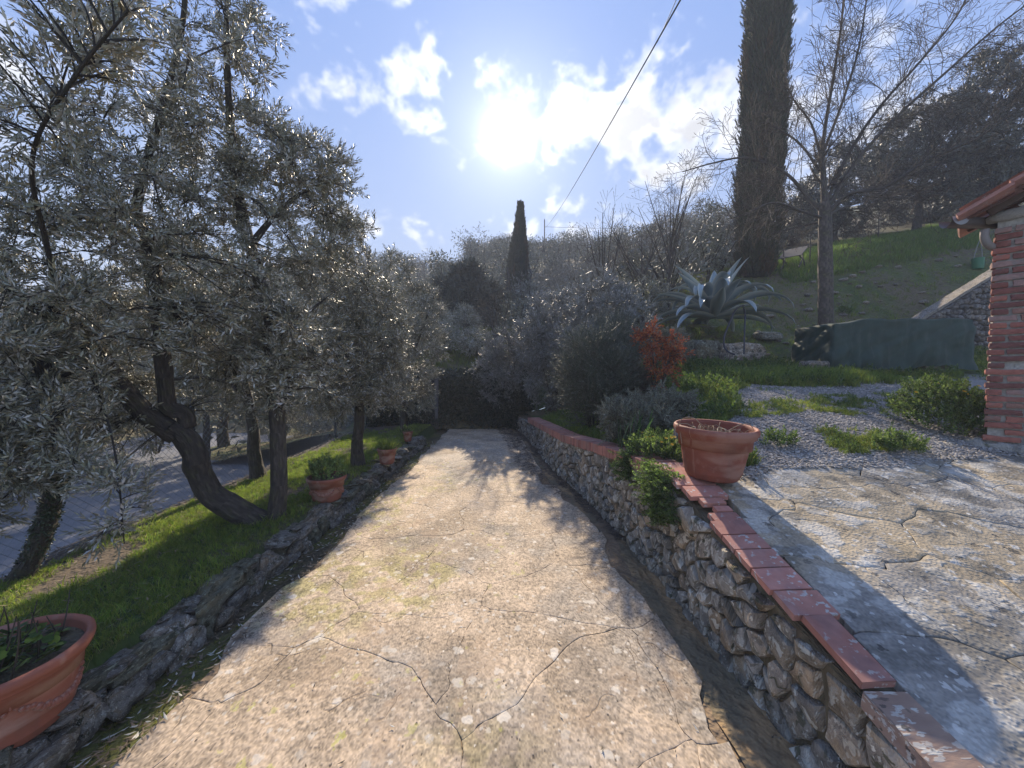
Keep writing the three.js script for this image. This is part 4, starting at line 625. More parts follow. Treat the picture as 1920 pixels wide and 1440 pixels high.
// ---------------------------------------------------------------- olives on the bank at the right
{
  const dull = [14, 15].map((s) => sprig(s, { cols: [[0.05, 0.06, 0.038], [0.065, 0.072, 0.05], [0.085, 0.09, 0.07], [0.16, 0.165, 0.14]], n: 12, len: 0.24, L: 0.095, W: 0.028 })), ex = { sprigs: dull, scale: [1.0, 1.6], r0: 0.17, r1: 0.09, twigs: 11 };
  const big = (px, py, d, r, n, ry) => mass(px, py, d * 1.18, r * 1.16, n, (ry ?? r) * 1.16);
  const o = (label, px, d, ms, seed, h = 2) => { d *= 1.18; const x = at(px, 500, d).x; oliveCopy(label, onLand(x, d), h, ms, seed, ex); };
  o('dark olive on the bank with a thick trunk above the shed roof', 1715, 13.5, [big(1690, 300, 13.5, 1.5, 90, 1.2), big(1770, 320, 13.2, 1.5, 90, 1.1), big(1640, 330, 13.8, 1.3, 70, 1.0), big(1720, 230, 13.6, 1.2, 60, 0.9), big(1820, 330, 13, 1.2, 60, 1.0)], 701, 1.6);
  o('tall olive at the top right of the bank', 1850, 12, [big(1860, 170, 12, 1.4, 90, 1.2), big(1900, 250, 11.8, 1.5, 90, 1.2), big(1830, 270, 12.2, 1.2, 70, 1.0), big(1930, 130, 12, 1.2, 60, 1.0), big(1790, 220, 12.4, 0.9, 40, 0.7), big(1890, 350, 11.6, 1.3, 60, 1.0)], 702, 2.4);
  o('low olive on the bank just right of the tall cypress', 1560, 15.5, [big(1560, 370, 15.5, 1.6, 90, 1.3), big(1500, 400, 15, 1.3, 70, 1.0), big(1620, 390, 15, 1.4, 70, 1.1), big(1580, 310, 16, 1.1, 45, 0.9)], 703, 1.6);
  o('olive on the bank half hidden behind the tall cypress', 1480, 17, [big(1480, 430, 17, 1.4, 80, 1.1), big(1400, 455, 17, 1.5, 80, 0.9), big(1340, 465, 17.5, 1.4, 70, 0.8), big(1510, 390, 18, 1.1, 40, 0.8)], 704, 1.4);
  o('olive on the bank between the thick-trunked olive and the shed roof', 1830, 16, [big(1800, 400, 15.5, 1.8, 90, 1.2), big(1730, 390, 16, 1.6, 80, 1.1), big(1860, 330, 15.5, 1.6, 70, 1.2)], 705, 1.2);
}

// ---------------------------------------------------------------- shrubs of the bed above the wall and at the end of the drive
function bush(name, label, category, base, size, o) {   // size: half width, height, half depth
  const t = thing(name, label, category), c = base.clone().add(V(0, size.y * 0.52, 0));
  return leafy(t, { limbs: Array.from({ length: o.stems ?? 5 }, (_, i) => { const a = i * 2.4, e = V(Math.cos(a) * size.x * 0.5, size.y * 0.6, Math.sin(a) * size.z * 0.5); return [[base.clone().add(V(Math.cos(a) * 0.04, -0.05, Math.sin(a) * 0.04)), base.clone().addScaledVector(e, 0.5).add(V(0, 0.05, 0)), base.clone().add(e)], o.stemR ?? 0.015, 0.005, 'stem', 0.1]; }), masses: o.masses ?? [{ c, r: V(size.x, size.y * 0.52, size.z), n: o.n }], branchMat: o.bark ?? matBark, thin: 0.004, ...o });
}
const paleOlive = [16, 17].map((s) => sprig(s, { cols: [[0.22, 0.22, 0.205], [0.28, 0.28, 0.265], [0.34, 0.34, 0.33], [0.19, 0.195, 0.16]], n: 13, len: 0.17, L: 0.055, W: 0.014 }));
{
  const matPale = leafMat(0.5), g = (x, d) => V(x, d < 10 ? Math.max(0, wallH(d) - 0.05) : land(x, d), -d);
  bush('grey_shrub', 'tall grey-leaved shrub at the end of the stone wall', 'shrub', V(1.1, 0.45, -9.4), V(1.15, 3.05, 0.95), { seed: 801, n: 310, sprigs: paleOlive, mat: matPale, twigsPer: 12, up: 0.35, stems: 7, stemR: 0.03, sprigScale: [1, 1.5] });
  bush('grey_shrub', 'rounded grey shrub standing beside the dark ivy hedge', 'shrub', V(-0.2, 0.2, -10.35), V(0.88, 2.35, 0.7), { seed: 802, n: 220, sprigs: paleOlive, mat: matPale, twigsPer: 12, up: 0.35, stems: 6, stemR: 0.025, sprigScale: [1, 1.5] });
  bush('grey_shrub', 'pale shrub with whitish leaves behind the rosemary', 'shrub', V(1.8, 1.0, -7.5), V(0.95, 2.35, 0.8), { seed: 803, n: 240, sprigs: paleOlive, mat: matPale, twigsPer: 11, up: 0.45, stems: 6, stemR: 0.02, sprigScale: [0.9, 1.3] });
  bush('grey_shrub', 'broad grey-brown shrub left of the agave', 'shrub', onLand(3.3, 10.6), V(1.25, 1.3, 1.0), { seed: 804, n: 170, sprigs: oliveSprigs, mat: matPale, twigsPer: 10, up: 0.3, stems: 7, stemR: 0.02, sprigScale: [1, 1.5] });
  const needles = [21, 22].map((s) => sprig(s, { cols: [[0.045, 0.065, 0.038], [0.06, 0.085, 0.05], [0.09, 0.11, 0.075], [0.17, 0.18, 0.155]], n: 34, len: 0.26, L: 0.026, W: 0.0042, open: [0.5, 1.1], pairs: false }));
  bush('rosemary_bush', 'dense dark rosemary bush of upright needles above the wall', 'shrub', onLand(1.22, 5.7, -0.05), V(0.55, 1.55, 0.5), { seed: 811, n: 300, sprigs: needles, mat: leafMat(0.6), twigsPer: 9, up: 1.1, stems: 9, sprigScale: [0.9, 1.5] });
  bush('rosemary_bush', 'second dark rosemary bush with paler tips further up the bed', 'shrub', onLand(1.75, 6.4, -0.05), V(0.5, 1.55, 0.45), { seed: 812, n: 190, sprigs: needles, mat: leafMat(0.6), twigsPer: 9, up: 1.1, stems: 7, sprigScale: [0.9, 1.6] });
  const sage = [23, 24].map((s) => sprig(s, { cols: [[0.17, 0.185, 0.125], [0.22, 0.23, 0.17], [0.27, 0.28, 0.225], [0.13, 0.115, 0.085]], n: 22, len: 0.10, L: 0.026, W: 0.008, open: [0.5, 1.2], pairs: false }));
  bush('lavender_bush', 'low mounded grey-green bush between the rosemary and the iris', 'shrub', onLand(1.38, 4.25, -0.05), V(0.48, 0.62, 0.42), { seed: 821, n: 260, sprigs: sage, mat: leafMat(0.7), twigsPer: 9, up: 0.5, stems: 9 });
  bush('lavender_bush', 'straggly grey bush with bare stems behind the big pot', 'shrub', onLand(1.85, 4.5, -0.05), V(0.36, 0.55, 0.36), { seed: 822, n: 120, sprigs: sage, mat: leafMat(0.7), twigsPer: 6, up: 0.6, stems: 10 });
  const red = [25, 26].map((s) => sprig(s, { cols: [[0.40, 0.12, 0.045], [0.28, 0.075, 0.04], [0.46, 0.17, 0.055], [0.18, 0.06, 0.04]], n: 8, len: 0.11, L: 0.05, W: 0.021, open: [0.5, 1.2] }));
  bush('red_leaved_shrub', 'small shrub with orange-red leaves at the lawn edge', 'shrub', onLand(2.08, 5.45, -0.04), V(0.36, 1.4, 0.32), { seed: 831, n: 90, masses: [{ c: onLand(1.93, 5.45, 1.12), r: V(0.2, 0.26, 0.2), n: 17 }, { c: onLand(2.1, 5.4, 0.86), r: V(0.26, 0.22, 0.22), n: 17 }, { c: onLand(2.3, 5.45, 0.75), r: V(0.18, 0.24, 0.2), n: 13 }, { c: onLand(2.05, 5.35, 0.55), r: V(0.3, 0.2, 0.22), n: 13 }], sprigs: red, mat: softLeaf(0.35), twigsPer: 5, up: 0.4, stems: 6 });
  const dry = [27].map((s) => sprig(s, { cols: [[0.10, 0.07, 0.05], [0.13, 0.10, 0.075]], n: 10, len: 0.2, L: 0.04, W: 0.004, open: [0.4, 1.0] }));
  bush('dry_bush', 'brown dried-out twiggy bush beside the red-leaved shrub', 'shrub', onLand(1.9, 6.0, -0.04), V(0.38, 0.75, 0.34), { seed: 832, n: 150, sprigs: dry, mat: leafMat(0.9), twigsPer: 8, up: 0.6, stems: 8 });
  bush('grey_shrub', 'small grey shrub between the red-leaved shrub and the agave', 'shrub', onLand(3.1, 7.6, -0.04), V(0.5, 0.85, 0.45), { seed: 833, n: 110, sprigs: sage, mat: leafMat(0.7), twigsPer: 9, up: 0.5, stems: 8, sprigScale: [1, 1.6] });
  [[-7.5, 12.5, 1.3, 1.5, 'roadside shrub at the far bend of the lane'], [-9.8, 10.5, 1.4, 1.7, 'roadside shrub across the lane behind the leaning trunk'], [-11.6, 7.8, 1.5, 1.9, 'roadside shrub across the lane at the far left'], [-5.6, 12.0, 1.1, 1.3, 'roadside shrub behind the fence at the end of the lawn'], [-4.4, 11.4, 0.9, 1.5, 'shrub filling the gap between the gate and the lane']].forEach(([x, d, w, hh, label], i) => bush('roadside_shrub', label, 'shrub', V(x, -0.7, -d), V(w, hh + 0.5, w * 0.8), { seed: 850 + i, n: 90, sprigs: oliveBig, mat: matPale, twigsPer: 10, up: 0.3, stems: 6, stemR: 0.02, sprigScale: [1, 1.6] }));
  [[-1.3, 13.2, 0.8, 1.0, 'low shrub on the grass bank behind the hedge, nearer the small cypress'], [-2.6, 13.6, 0.9, 1.2, 'low shrub on the grass bank behind the hedge, nearer the lawn olives'], [-2.0, 15.5, 1.0, 1.3, 'low shrub at the top of the grass bank behind the hedge']].forEach(([x, d, w, hh, label], i) => bush('bank_shrub', label, 'shrub', onLand(x, d, -0.05), V(w, hh, w * 0.8), { seed: 870 + i, n: 60, sprigs: oliveBig, mat: matPale, twigsPer: 9, up: 0.4, stems: 6, stemR: 0.02, sprigScale: [0.9, 1.5] }));
  // ivy hedge closing the drive
  const ivyS = [31, 32].map((s) => sprig(s, { cols: [[0.03, 0.045, 0.028], [0.04, 0.055, 0.034], [0.055, 0.07, 0.048]], n: 8, len: 0.16, L: 0.07, W: 0.06, open: [0.6, 1.3] }));
  const h = thing('ivy_hedge', 'dark ivy-covered hedge closing the far end of the drive', 'hedge'), r = RNG(841), items = [[], []];
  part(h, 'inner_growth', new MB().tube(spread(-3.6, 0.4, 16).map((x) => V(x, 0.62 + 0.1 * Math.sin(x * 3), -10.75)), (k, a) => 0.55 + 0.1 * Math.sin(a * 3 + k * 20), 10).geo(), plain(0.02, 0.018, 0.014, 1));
  for (let i = 0; i < 5200; i++) { const x = r.u(-3.8, 0.5), top = 1.5 + 0.25 * (vn(x * 2, 3) - 0.5), y = r.u(0, 1) * top, d = 10.08 + 0.16 * r() + 0.14 * vn(x * 4, y * 4) + (y > top - 0.3 ? r.u(0, 0.8) : 0); items[i & 1].push({ p: V(x, y, -d), dir: V(r.n() * 0.6, r.u(-0.3, 0.9), 0.9).normalize(), roll: r.u(0, 6), s: r.u(0.7, 1.3), c: [1, 1, 1] }); }
  ivyS.forEach((g2, i) => scatter(h, 'foliage', g2, leafMat(0.45), items[i]));
  // gate at the drive's end
  const gate = thing('metal_gate', 'dark metal gate leaf standing open at the end of the drive', 'gate'), steel = plain(0.035, 0.04, 0.045, 0.5, { metalness: 0.6 });
  part(gate, 'post', new MB().box(-1.98, 0.75, -10.05, 0.09, 1.5, 0.09).geo(), plain(0.10, 0.10, 0.11, 0.7)); part(gate, 'top_rail', new MB().box(-2.35, 1.25, -10.0, 0.65, 0.05, 0.04).geo(), steel); part(gate, 'bottom_rail', new MB().box(-2.35, 0.12, -10.0, 0.65, 0.05, 0.04).geo(), steel);
  for (let i = 0; i < 6; i++) part(gate, 'bar', new MB().tube([V(-2.62 + i * 0.11, 0.14, -10.0), V(-2.62 + i * 0.11, 1.24, -10.0)], [0.01, 0.01], 6).geo(), steel);
}

// ---------------------------------------------------------------- plants with blades, weeds and flowers
function blades(seed, n, L, W, cols, lean = 0.35, spreadR = 0.03) {
  const r = RNG(seed), m = new MB();
  for (let i = 0; i < n; i++) {
    const a = r.u(0, 6.28), l = L * r.u(0.5, 1.1), w = W * r.u(0.7, 1.2), b = lean * r.u(0.3, 1.5), ox = r.n() * spreadR, oz = r.n() * spreadR, q = cols[r.i(cols.length)], k = r.u(0.75, 1.25), c = [q[0] * k, q[1] * k, q[2] * k], ca = Math.cos(a), sa = Math.sin(a), tw = r.u(0, 6.28), sx = Math.cos(tw) * w / 2, sz = Math.sin(tw) * w / 2;
    const P = (t) => [ox + ca * b * l * t * t, l * (t - 0.35 * b * t * t), oz + sa * b * l * t * t]; const [x0, y0, z0] = P(0), [x1, y1, z1] = P(0.55), [x2, y2, z2] = P(1);
    const v = [m.v(x0 - sx * 0.7, y0, z0 - sz * 0.7, 0, 0, c), m.v(x0 + sx * 0.7, y0, z0 + sz * 0.7, 0, 0, c), m.v(x1 - sx, y1, z1 - sz, 0, 0, c), m.v(x1 + sx, y1, z1 + sz, 0, 0, c), m.v(x2, y2, z2, 0, 0, c)];
    m.quad(v[0], v[1], v[3], v[2]); m.tri(v[2], v[3], v[4]);
  }
  return m.geo();
}
const GREEN = [[0.15, 0.23, 0.035], [0.19, 0.27, 0.05], [0.13, 0.19, 0.032], [0.27, 0.29, 0.065], [0.24, 0.28, 0.05]], matGrass = softLeaf(0.65);
const straws = [1, 2].map((s) => blades(940 + s, 14, 0.09, 0.004, [[0.26, 0.22, 0.10], [0.20, 0.16, 0.09], [0.17, 0.19, 0.06]], 0.8, 0.05));
const tufts = [1, 2, 3].map((s) => blades(900 + s, 16, 0.075, 0.0042, GREEN, 0.5, 0.035)), tall = [1, 2].map((s) => blades(910 + s, 18, 0.17, 0.006, GREEN, 0.5, 0.05));
const herb = [41, 42, 43].map((s) => sprig(s, { cols: [[0.11, 0.18, 0.035], [0.14, 0.22, 0.05], [0.18, 0.25, 0.07], [0.08, 0.13, 0.03]], n: 14, len: 0.09, L: 0.026, W: 0.015, open: [0.6, 1.3], pairs: false, stem: [0.08, 0.12, 0.03] }));
function turf(name, label, category, seed, count, region, geos, lift = 0, sc = [0.7, 1.3]) {
  const r = RNG(seed), sets = geos.map(() => []); let tries = 0;
  for (let i = 0; i < count && tries < count * 30; tries++) { const q = region(r); if (!q) continue; i++; const b = r.u(0.75, 1.25); sets[r.i(geos.length)].push({ p: q.p.add(V(0, lift, 0)), dir: V(r.n() * 0.15, 1, r.n() * 0.15).normalize(), roll: r.u(0, 6.28), s: r.u(...sc) * (q.s ?? 1), c: q.c ?? [b, b, b * 0.95] }); }
  const root = new THREE.Group(); root.name = numbered(name); scene.add(root); tag(root, label, category, null, 'stuff');
  geos.forEach((g, i) => { if (sets[i].length) scatter(root, 'blades', g, matGrass, sets[i]); }); return root;
}
turf('lawn_grass', 'bright short lawn grass under the olive trees', 'grass', 921, 15000, (r) => { const d = 0.7 + 9 * Math.pow(r(), 1.3), x = r.u(-3.7, -2.06); if (r() > smooth(0.30, 0.5, fbm(x * 1.2 + 20, d * 1.0 + 2, 4) * -1 + 1)) return null; return { p: V(x, lawnY(x, d) - 0.01, -d), s: r() < 0.06 ? r.u(1, 1.5) : r.u(0.5, 0.9), c: shade([0.95, 1.05, 0.85], r.u(0.8, 1.25)) }; }, [...tufts, ...tufts, straws[0]]);
turf('gutter_grass', 'sparse moss and grass in the gutter beside the edging stones', 'grass', 922, 1500, (r) => { const d = r.u(0.8, 8.6), x = r.u(-1.97, -1.6); if (fbm(x * 3 + 4, d * 2.2, 4) < 0.5) return null; return { p: V(x, lowY(x, d) - 0.01, -d), s: 0.32, c: [1.3, 1.1, 0.6] }; }, tufts);
const patchy = (x, d) => { if (d < gravelEdge(x) + 0.1) return 0; const n = fbm(x * 1.6 + 11, d * 2.0 + 5, 4); return inGravel(x, d) > 0.5 ? smooth(0.49, 0.62, n) * 0.7 * smooth(0.38, 0.56, fbm(x * 5, d * 5, 3)) : smooth(0.3, 0.5, n); };
turf('garden_grass', 'sunlit rough grass and clover patches round the gravel', 'grass', 923, 26000, (r) => { const d = r.u(2.9, 8.6), x = r.u(wallX(d) + 0.35, d * 1.3); if (d < 3.4 && x < 1.7) return null; if (r() > patchy(x, d)) return null; if (x > 5.6 && x < 8.5 && d > 6.75) return null; return { p: onLand(x, d, -0.012), s: inGravel(x, d) > 0.5 ? 0.7 : r.u(0.8, 1.9) }; }, [...tufts, tufts[0], herb[0]]);
turf('tall_grass', 'long bright grass growing in front of the tarpaulin', 'grass', 924, 1000, (r) => { const d = r.u(5.9, 6.75), x = r.u(3.6, 7.0); if (r() > smooth(0.35, 0.6, fbm(x * 1.3, d * 2 + 8, 3))) return null; return { p: onLand(x, d, -0.015), s: lerp(1.2, 0.45, smooth(5.6, 6.4, x)) }; }, tall);
turf('bank_grass', 'patchy grass over stony earth on the bank', 'grass', 925, 11000, (r) => { const d = r.u(8.2, 17), x = r.u(2.8, 19); if (x > d * 1.25 || r() > smooth(0.42, 0.62, 0.6 * fbm(x * 0.8 + 7, d * 0.8 + 3, 4) + 0.4 * fbm(x * 3.1 + 9, d * 3.1, 4) * -1 + 0.62)) return null; return { p: onLand(x, d, -0.02), s: r.u(0.5, 1.1) }; }, [...tufts, ...straws, tall[0]]);
turf('terrace_grass', 'darker long grass on the upper terrace below the olives', 'grass', 926, 2600, (r) => { const d = r.u(12.5, 16.5), x = r.u(9, 18); return x > d * 1.22 ? null : { p: onLand(x, d, -0.03), s: 1.5, c: [0.8, 0.95, 0.95] }; }, tall);
turf('hollow_grass', 'green grass bank in the hollow behind the hedge', 'grass', 927, 1500, (r) => { const d = r.u(11.2, 17), x = r.u(-3.2, 0.6); return { p: onLand(x, d, -0.03), s: r.u(0.8, 1.6), c: [0.85, 0.8, 0.8] }; }, tall);
turf('bed_grass', 'grass at the edge of the planted bed above the wall', 'grass', 928, 1300, (r) => { const d = r.u(3.6, 8.4), x = wallX(d) + r.u(0.24, 0.6); return { p: onLand(x, d, -0.015), s: 0.9, c: [0.9, 1, 0.9] }; }, [...tufts, tall[0]]);
function clump(name, label, category, seed, base, R, H, n, geos, mat = matGrass, more) {
  const t = thing(name, label, category), r = RNG(seed), sets = geos.map(() => []);
  for (let i = 0; i < n; i++) { const o = r.ball(), x = base.x + o.x * R.x, z = base.z + o.z * R.z, q = 1 - o.x * o.x - o.z * o.z, y = (base.fn ? base.fn(x, -z) : base.y) + Math.sqrt(Math.max(0, q)) * H * Math.pow(r(), 0.6), b = r.u(0.7, 1.25); sets[r.i(geos.length)].push({ p: V(x, y, z), dir: V(o.x * 0.7 + r.n() * 0.4, 0.8, o.z * 0.7 + r.n() * 0.4).normalize(), roll: r.u(0, 6.28), s: r.u(0.7, 1.35), c: [b, b, b] }); }
  geos.forEach((g, i) => sets[i].length && scatter(t, 'foliage', g, mat, sets[i])); more?.(t, r); return t;
}
const flower = (() => { const m = new MB(); for (let k = 0; k < 9; k++) { const a = k * 0.698, d = V(Math.cos(a), 0.25, Math.sin(a)).normalize(); addLeaf(m, V(0, 0, 0), d, V(-Math.sin(a), 0, Math.cos(a)), 0.014, 0.008, [0.75, 0.42, 0.02]); } return m.geo(); })();
const withFlowers = (base, R, H, n) => (t, r) => scatter(t, 'flower', flower, leafMat(0.7), Array.from({ length: n }, () => { const o = r.ball(), x = base.x + o.x * R.x, z = base.z + o.z * R.z; return { p: V(x, (base.fn ? base.fn(x, -z) : base.y) + H * r.u(0.9, 1.25), z), dir: V(r.n() * 0.3, 1, 0.5 + r.n() * 0.3).normalize(), s: r.u(0.8, 1.3), c: [1, 1, 1] }; }));
{
  const b1 = { x: 1.34, z: -3.42, y: 0, fn: (x, d) => land(x, d) }, R1 = V(0.26, 0, 0.36);
  clump('flowering_weed', 'yellow-flowered green weeds beside the big terracotta pot', 'weeds', 931, b1, R1, 0.17, 420, herb, matGrass, withFlowers(b1, R1, 0.17, 26));
  const b2 = { x: 4.2, z: -3.72, y: 0, fn: (x, d) => land(x, d) }, R2 = V(0.3, 0, 0.42);
  clump('flowering_weed', 'tall leafy weeds with small flowers against the brick shed', 'weeds', 932, b2, R2, 0.45, 720, herb, matGrass, withFlowers(b2, R2, 0.36, 9));
  clump('weed_clump', 'leafy green weed at the corner of patio and gravel', 'weeds', 933, { x: 3.2, z: -3.15, fn: (x, d) => land(x, d) }, V(0.17, 0, 0.10), 0.08, 90, herb);
  clump('weed_clump', 'low weed clump in the gravel behind the big pot', 'weeds', 934, { x: 2.35, z: -3.35, fn: (x, d) => land(x, d) }, V(0.12, 0, 0.09), 0.06, 50, herb);
  clump('bright_tuft', 'single bright green tuft on the bank above the tarpaulin', 'weeds', 935, { x: dropOn(1585, 590).x, z: dropOn(1585, 590).z, fn: (x, d) => land(x, d) }, V(0.13, 0, 0.13), 0.16, 70, herb);
  // creeper hanging over the wall below the pot
  const t = thing('wall_creeper', 'green creeper hanging over the stone wall below the big pot', 'creeper'), r = RNG(941), sets = [[], [], []];
  for (let i = 0; i < 620; i++) { const k = r(), d = k < 0.2 ? 3.42 + r.n() * 0.08 : 2.8 + r.n() * 0.22, len = k < 0.2 ? 0.26 : 0.34 * (0.35 + 1.1 * vn(d * 7, 3)), y = wallH(d) + 0.03 - len * Math.pow(r(), 1.2), o = 0.02 + 0.16 * r() * r() * (1.1 - 1.3 * (wallH(d) - y)) + (y > wallH(d) - 0.05 ? r.u(-0.1, 0.04) : 0); sets[r.i(3)].push({ p: V(wallX(d) - o, y, -d), dir: V(-0.9, 0.3 + r.n() * 0.5, r.n() * 0.6).normalize(), roll: r.u(0, 6), s: r.u(0.6, 1.1), c: shade([0.9, 0.95, 0.95], r.u(0.65, 1.25)) }); }
  herb.forEach((g, i) => scatter(t, 'foliage', g, matGrass, sets[i]));
  // iris fan
  const iris = thing('iris_clump', 'fan of sword-shaped bright green iris leaves in the bed', 'iris plant', null, onLand(1.24, 3.92, -0.02)), q = RNG(951);
  for (let i = 0; i < 34; i++) {
    const m = new MB(), a = q.u(-0.85, 0.85), L = q.u(0.32, 0.52), w = q.u(0.018, 0.03), ox = q.n() * 0.10, oz = q.n() * 0.13, k = q.u(0.75, 1.2), c = [0.09 * k, 0.19 * k, 0.045 * k], tw = q.n() * 0.6, P = (t, s) => { const b = a * (0.7 + 0.45 * t); return m.v(ox + Math.sin(tw) * L * t * 0.4 + Math.sin(tw) * s * w * 0.5, L * t * Math.cos(b * 0.8), oz + Math.sin(b) * L * t + Math.cos(tw) * s * w * 0.5, 0, 0, c); };
    const rows = [0, 0.4, 0.8].map((t) => [P(t, -1 + t * 0.2), P(t, 1 - t * 0.2)]), tip = P(1, 0); m.quad(rows[0][0], rows[0][1], rows[1][1], rows[1][0]); m.quad(rows[1][0], rows[1][1], rows[2][1], rows[2][0]); m.tri(rows[2][0], rows[2][1], tip); part(iris, 'leaf', m.geo(), matGrass);
  }
}

// ---------------------------------------------------------------- terracotta pots
function lathe(profile, seg = 48, wob = 0) {
  const g = new THREE.LatheGeometry(profile.map(([x, y]) => new THREE.Vector2(x, y)), seg), p = g.attributes.position, uv = g.attributes.uv;
  for (let i = 0; i < p.count; i++) { const a = Math.atan2(p.getZ(i), p.getX(i)), k = 1 + wob * (vn(Math.cos(a) * 2 + 9, Math.sin(a) * 2 + p.getY(i) * 6) - 0.5); p.setXYZ(i, p.getX(i) * k, p.getY(i), p.getZ(i) * k); uv.setXY(i, (a / 6.283 + 0.5) * 1, p.getY(i) * 1.2); }
  g.computeVertexNormals(); return g;
}
function pot(label, pos, R, r0, h, { garland = false, seg = 48, soilY = 0.86, mat = matTerracotta } = {}) {
  const t = thing('terracotta_pot', label, 'flower pot', null, pos), w = R * 0.09, rk = (y) => lerp(r0, R * 0.90, Math.pow(y / h, 0.85));
  part(t, 'body', lathe([[0, 0], [r0 * 0.94, 0], [r0, h * 0.03], [rk(h * 0.12), h * 0.12], [rk(h * 0.13) + 0.004, h * 0.135], [rk(h * 0.15), h * 0.15], [rk(h * 0.28), h * 0.28], [rk(h * 0.29) + 0.003, h * 0.295], [rk(h * 0.31), h * 0.31], [rk(h * 0.5), h * 0.5], [rk(h * 0.76), h * 0.76]], seg, 0.02), mat);
  part(t, 'rim', lathe([[rk(h * 0.765), h * 0.765], [rk(h * 0.77) + 0.012, h * 0.78], [R * 0.955, h * 0.82], [R * 0.94, h * 0.845], [R * 0.985, h * 0.87], [R, h * 0.92], [R * 0.995, h * 0.97], [R * 0.96, h], [R - w, h * 0.99], [R - w * 1.25, h * 0.93], [R - w * 1.5, h * 0.6], [0.001, h * 0.58]], seg, 0.02), mat);
  const sg = new THREE.CircleGeometry(R - w * 1.28, 28); sg.rotateX(-Math.PI / 2); const s = part(t, 'soil', sg, matSoil); s.position.y = h * soilY;
  if (garland) {
    const m = new MB(), q = RNG(97), ball = []; for (let k = 0; k < 4; k++) for (let i = 0; i < 26; i++) { const u = i / 25, a = (k + u) * Math.PI / 2 + 0.5, y = h * (0.62 - 0.30 * Math.sin(u * Math.PI)), rr = rk(y), s2 = 0.008 + 0.012 * Math.sin(u * Math.PI) * q.u(0.7, 1.2), g = new THREE.IcosahedronGeometry(s2, 1); g.translate(Math.cos(a) * rr, y + q.n() * 0.008, Math.sin(a) * rr); ball.push(g); }
    const gg = mergeGeometries(ball); part(t, 'garland', mergeVertices(gg, 1e-5), mat);
  }
  return t;
}
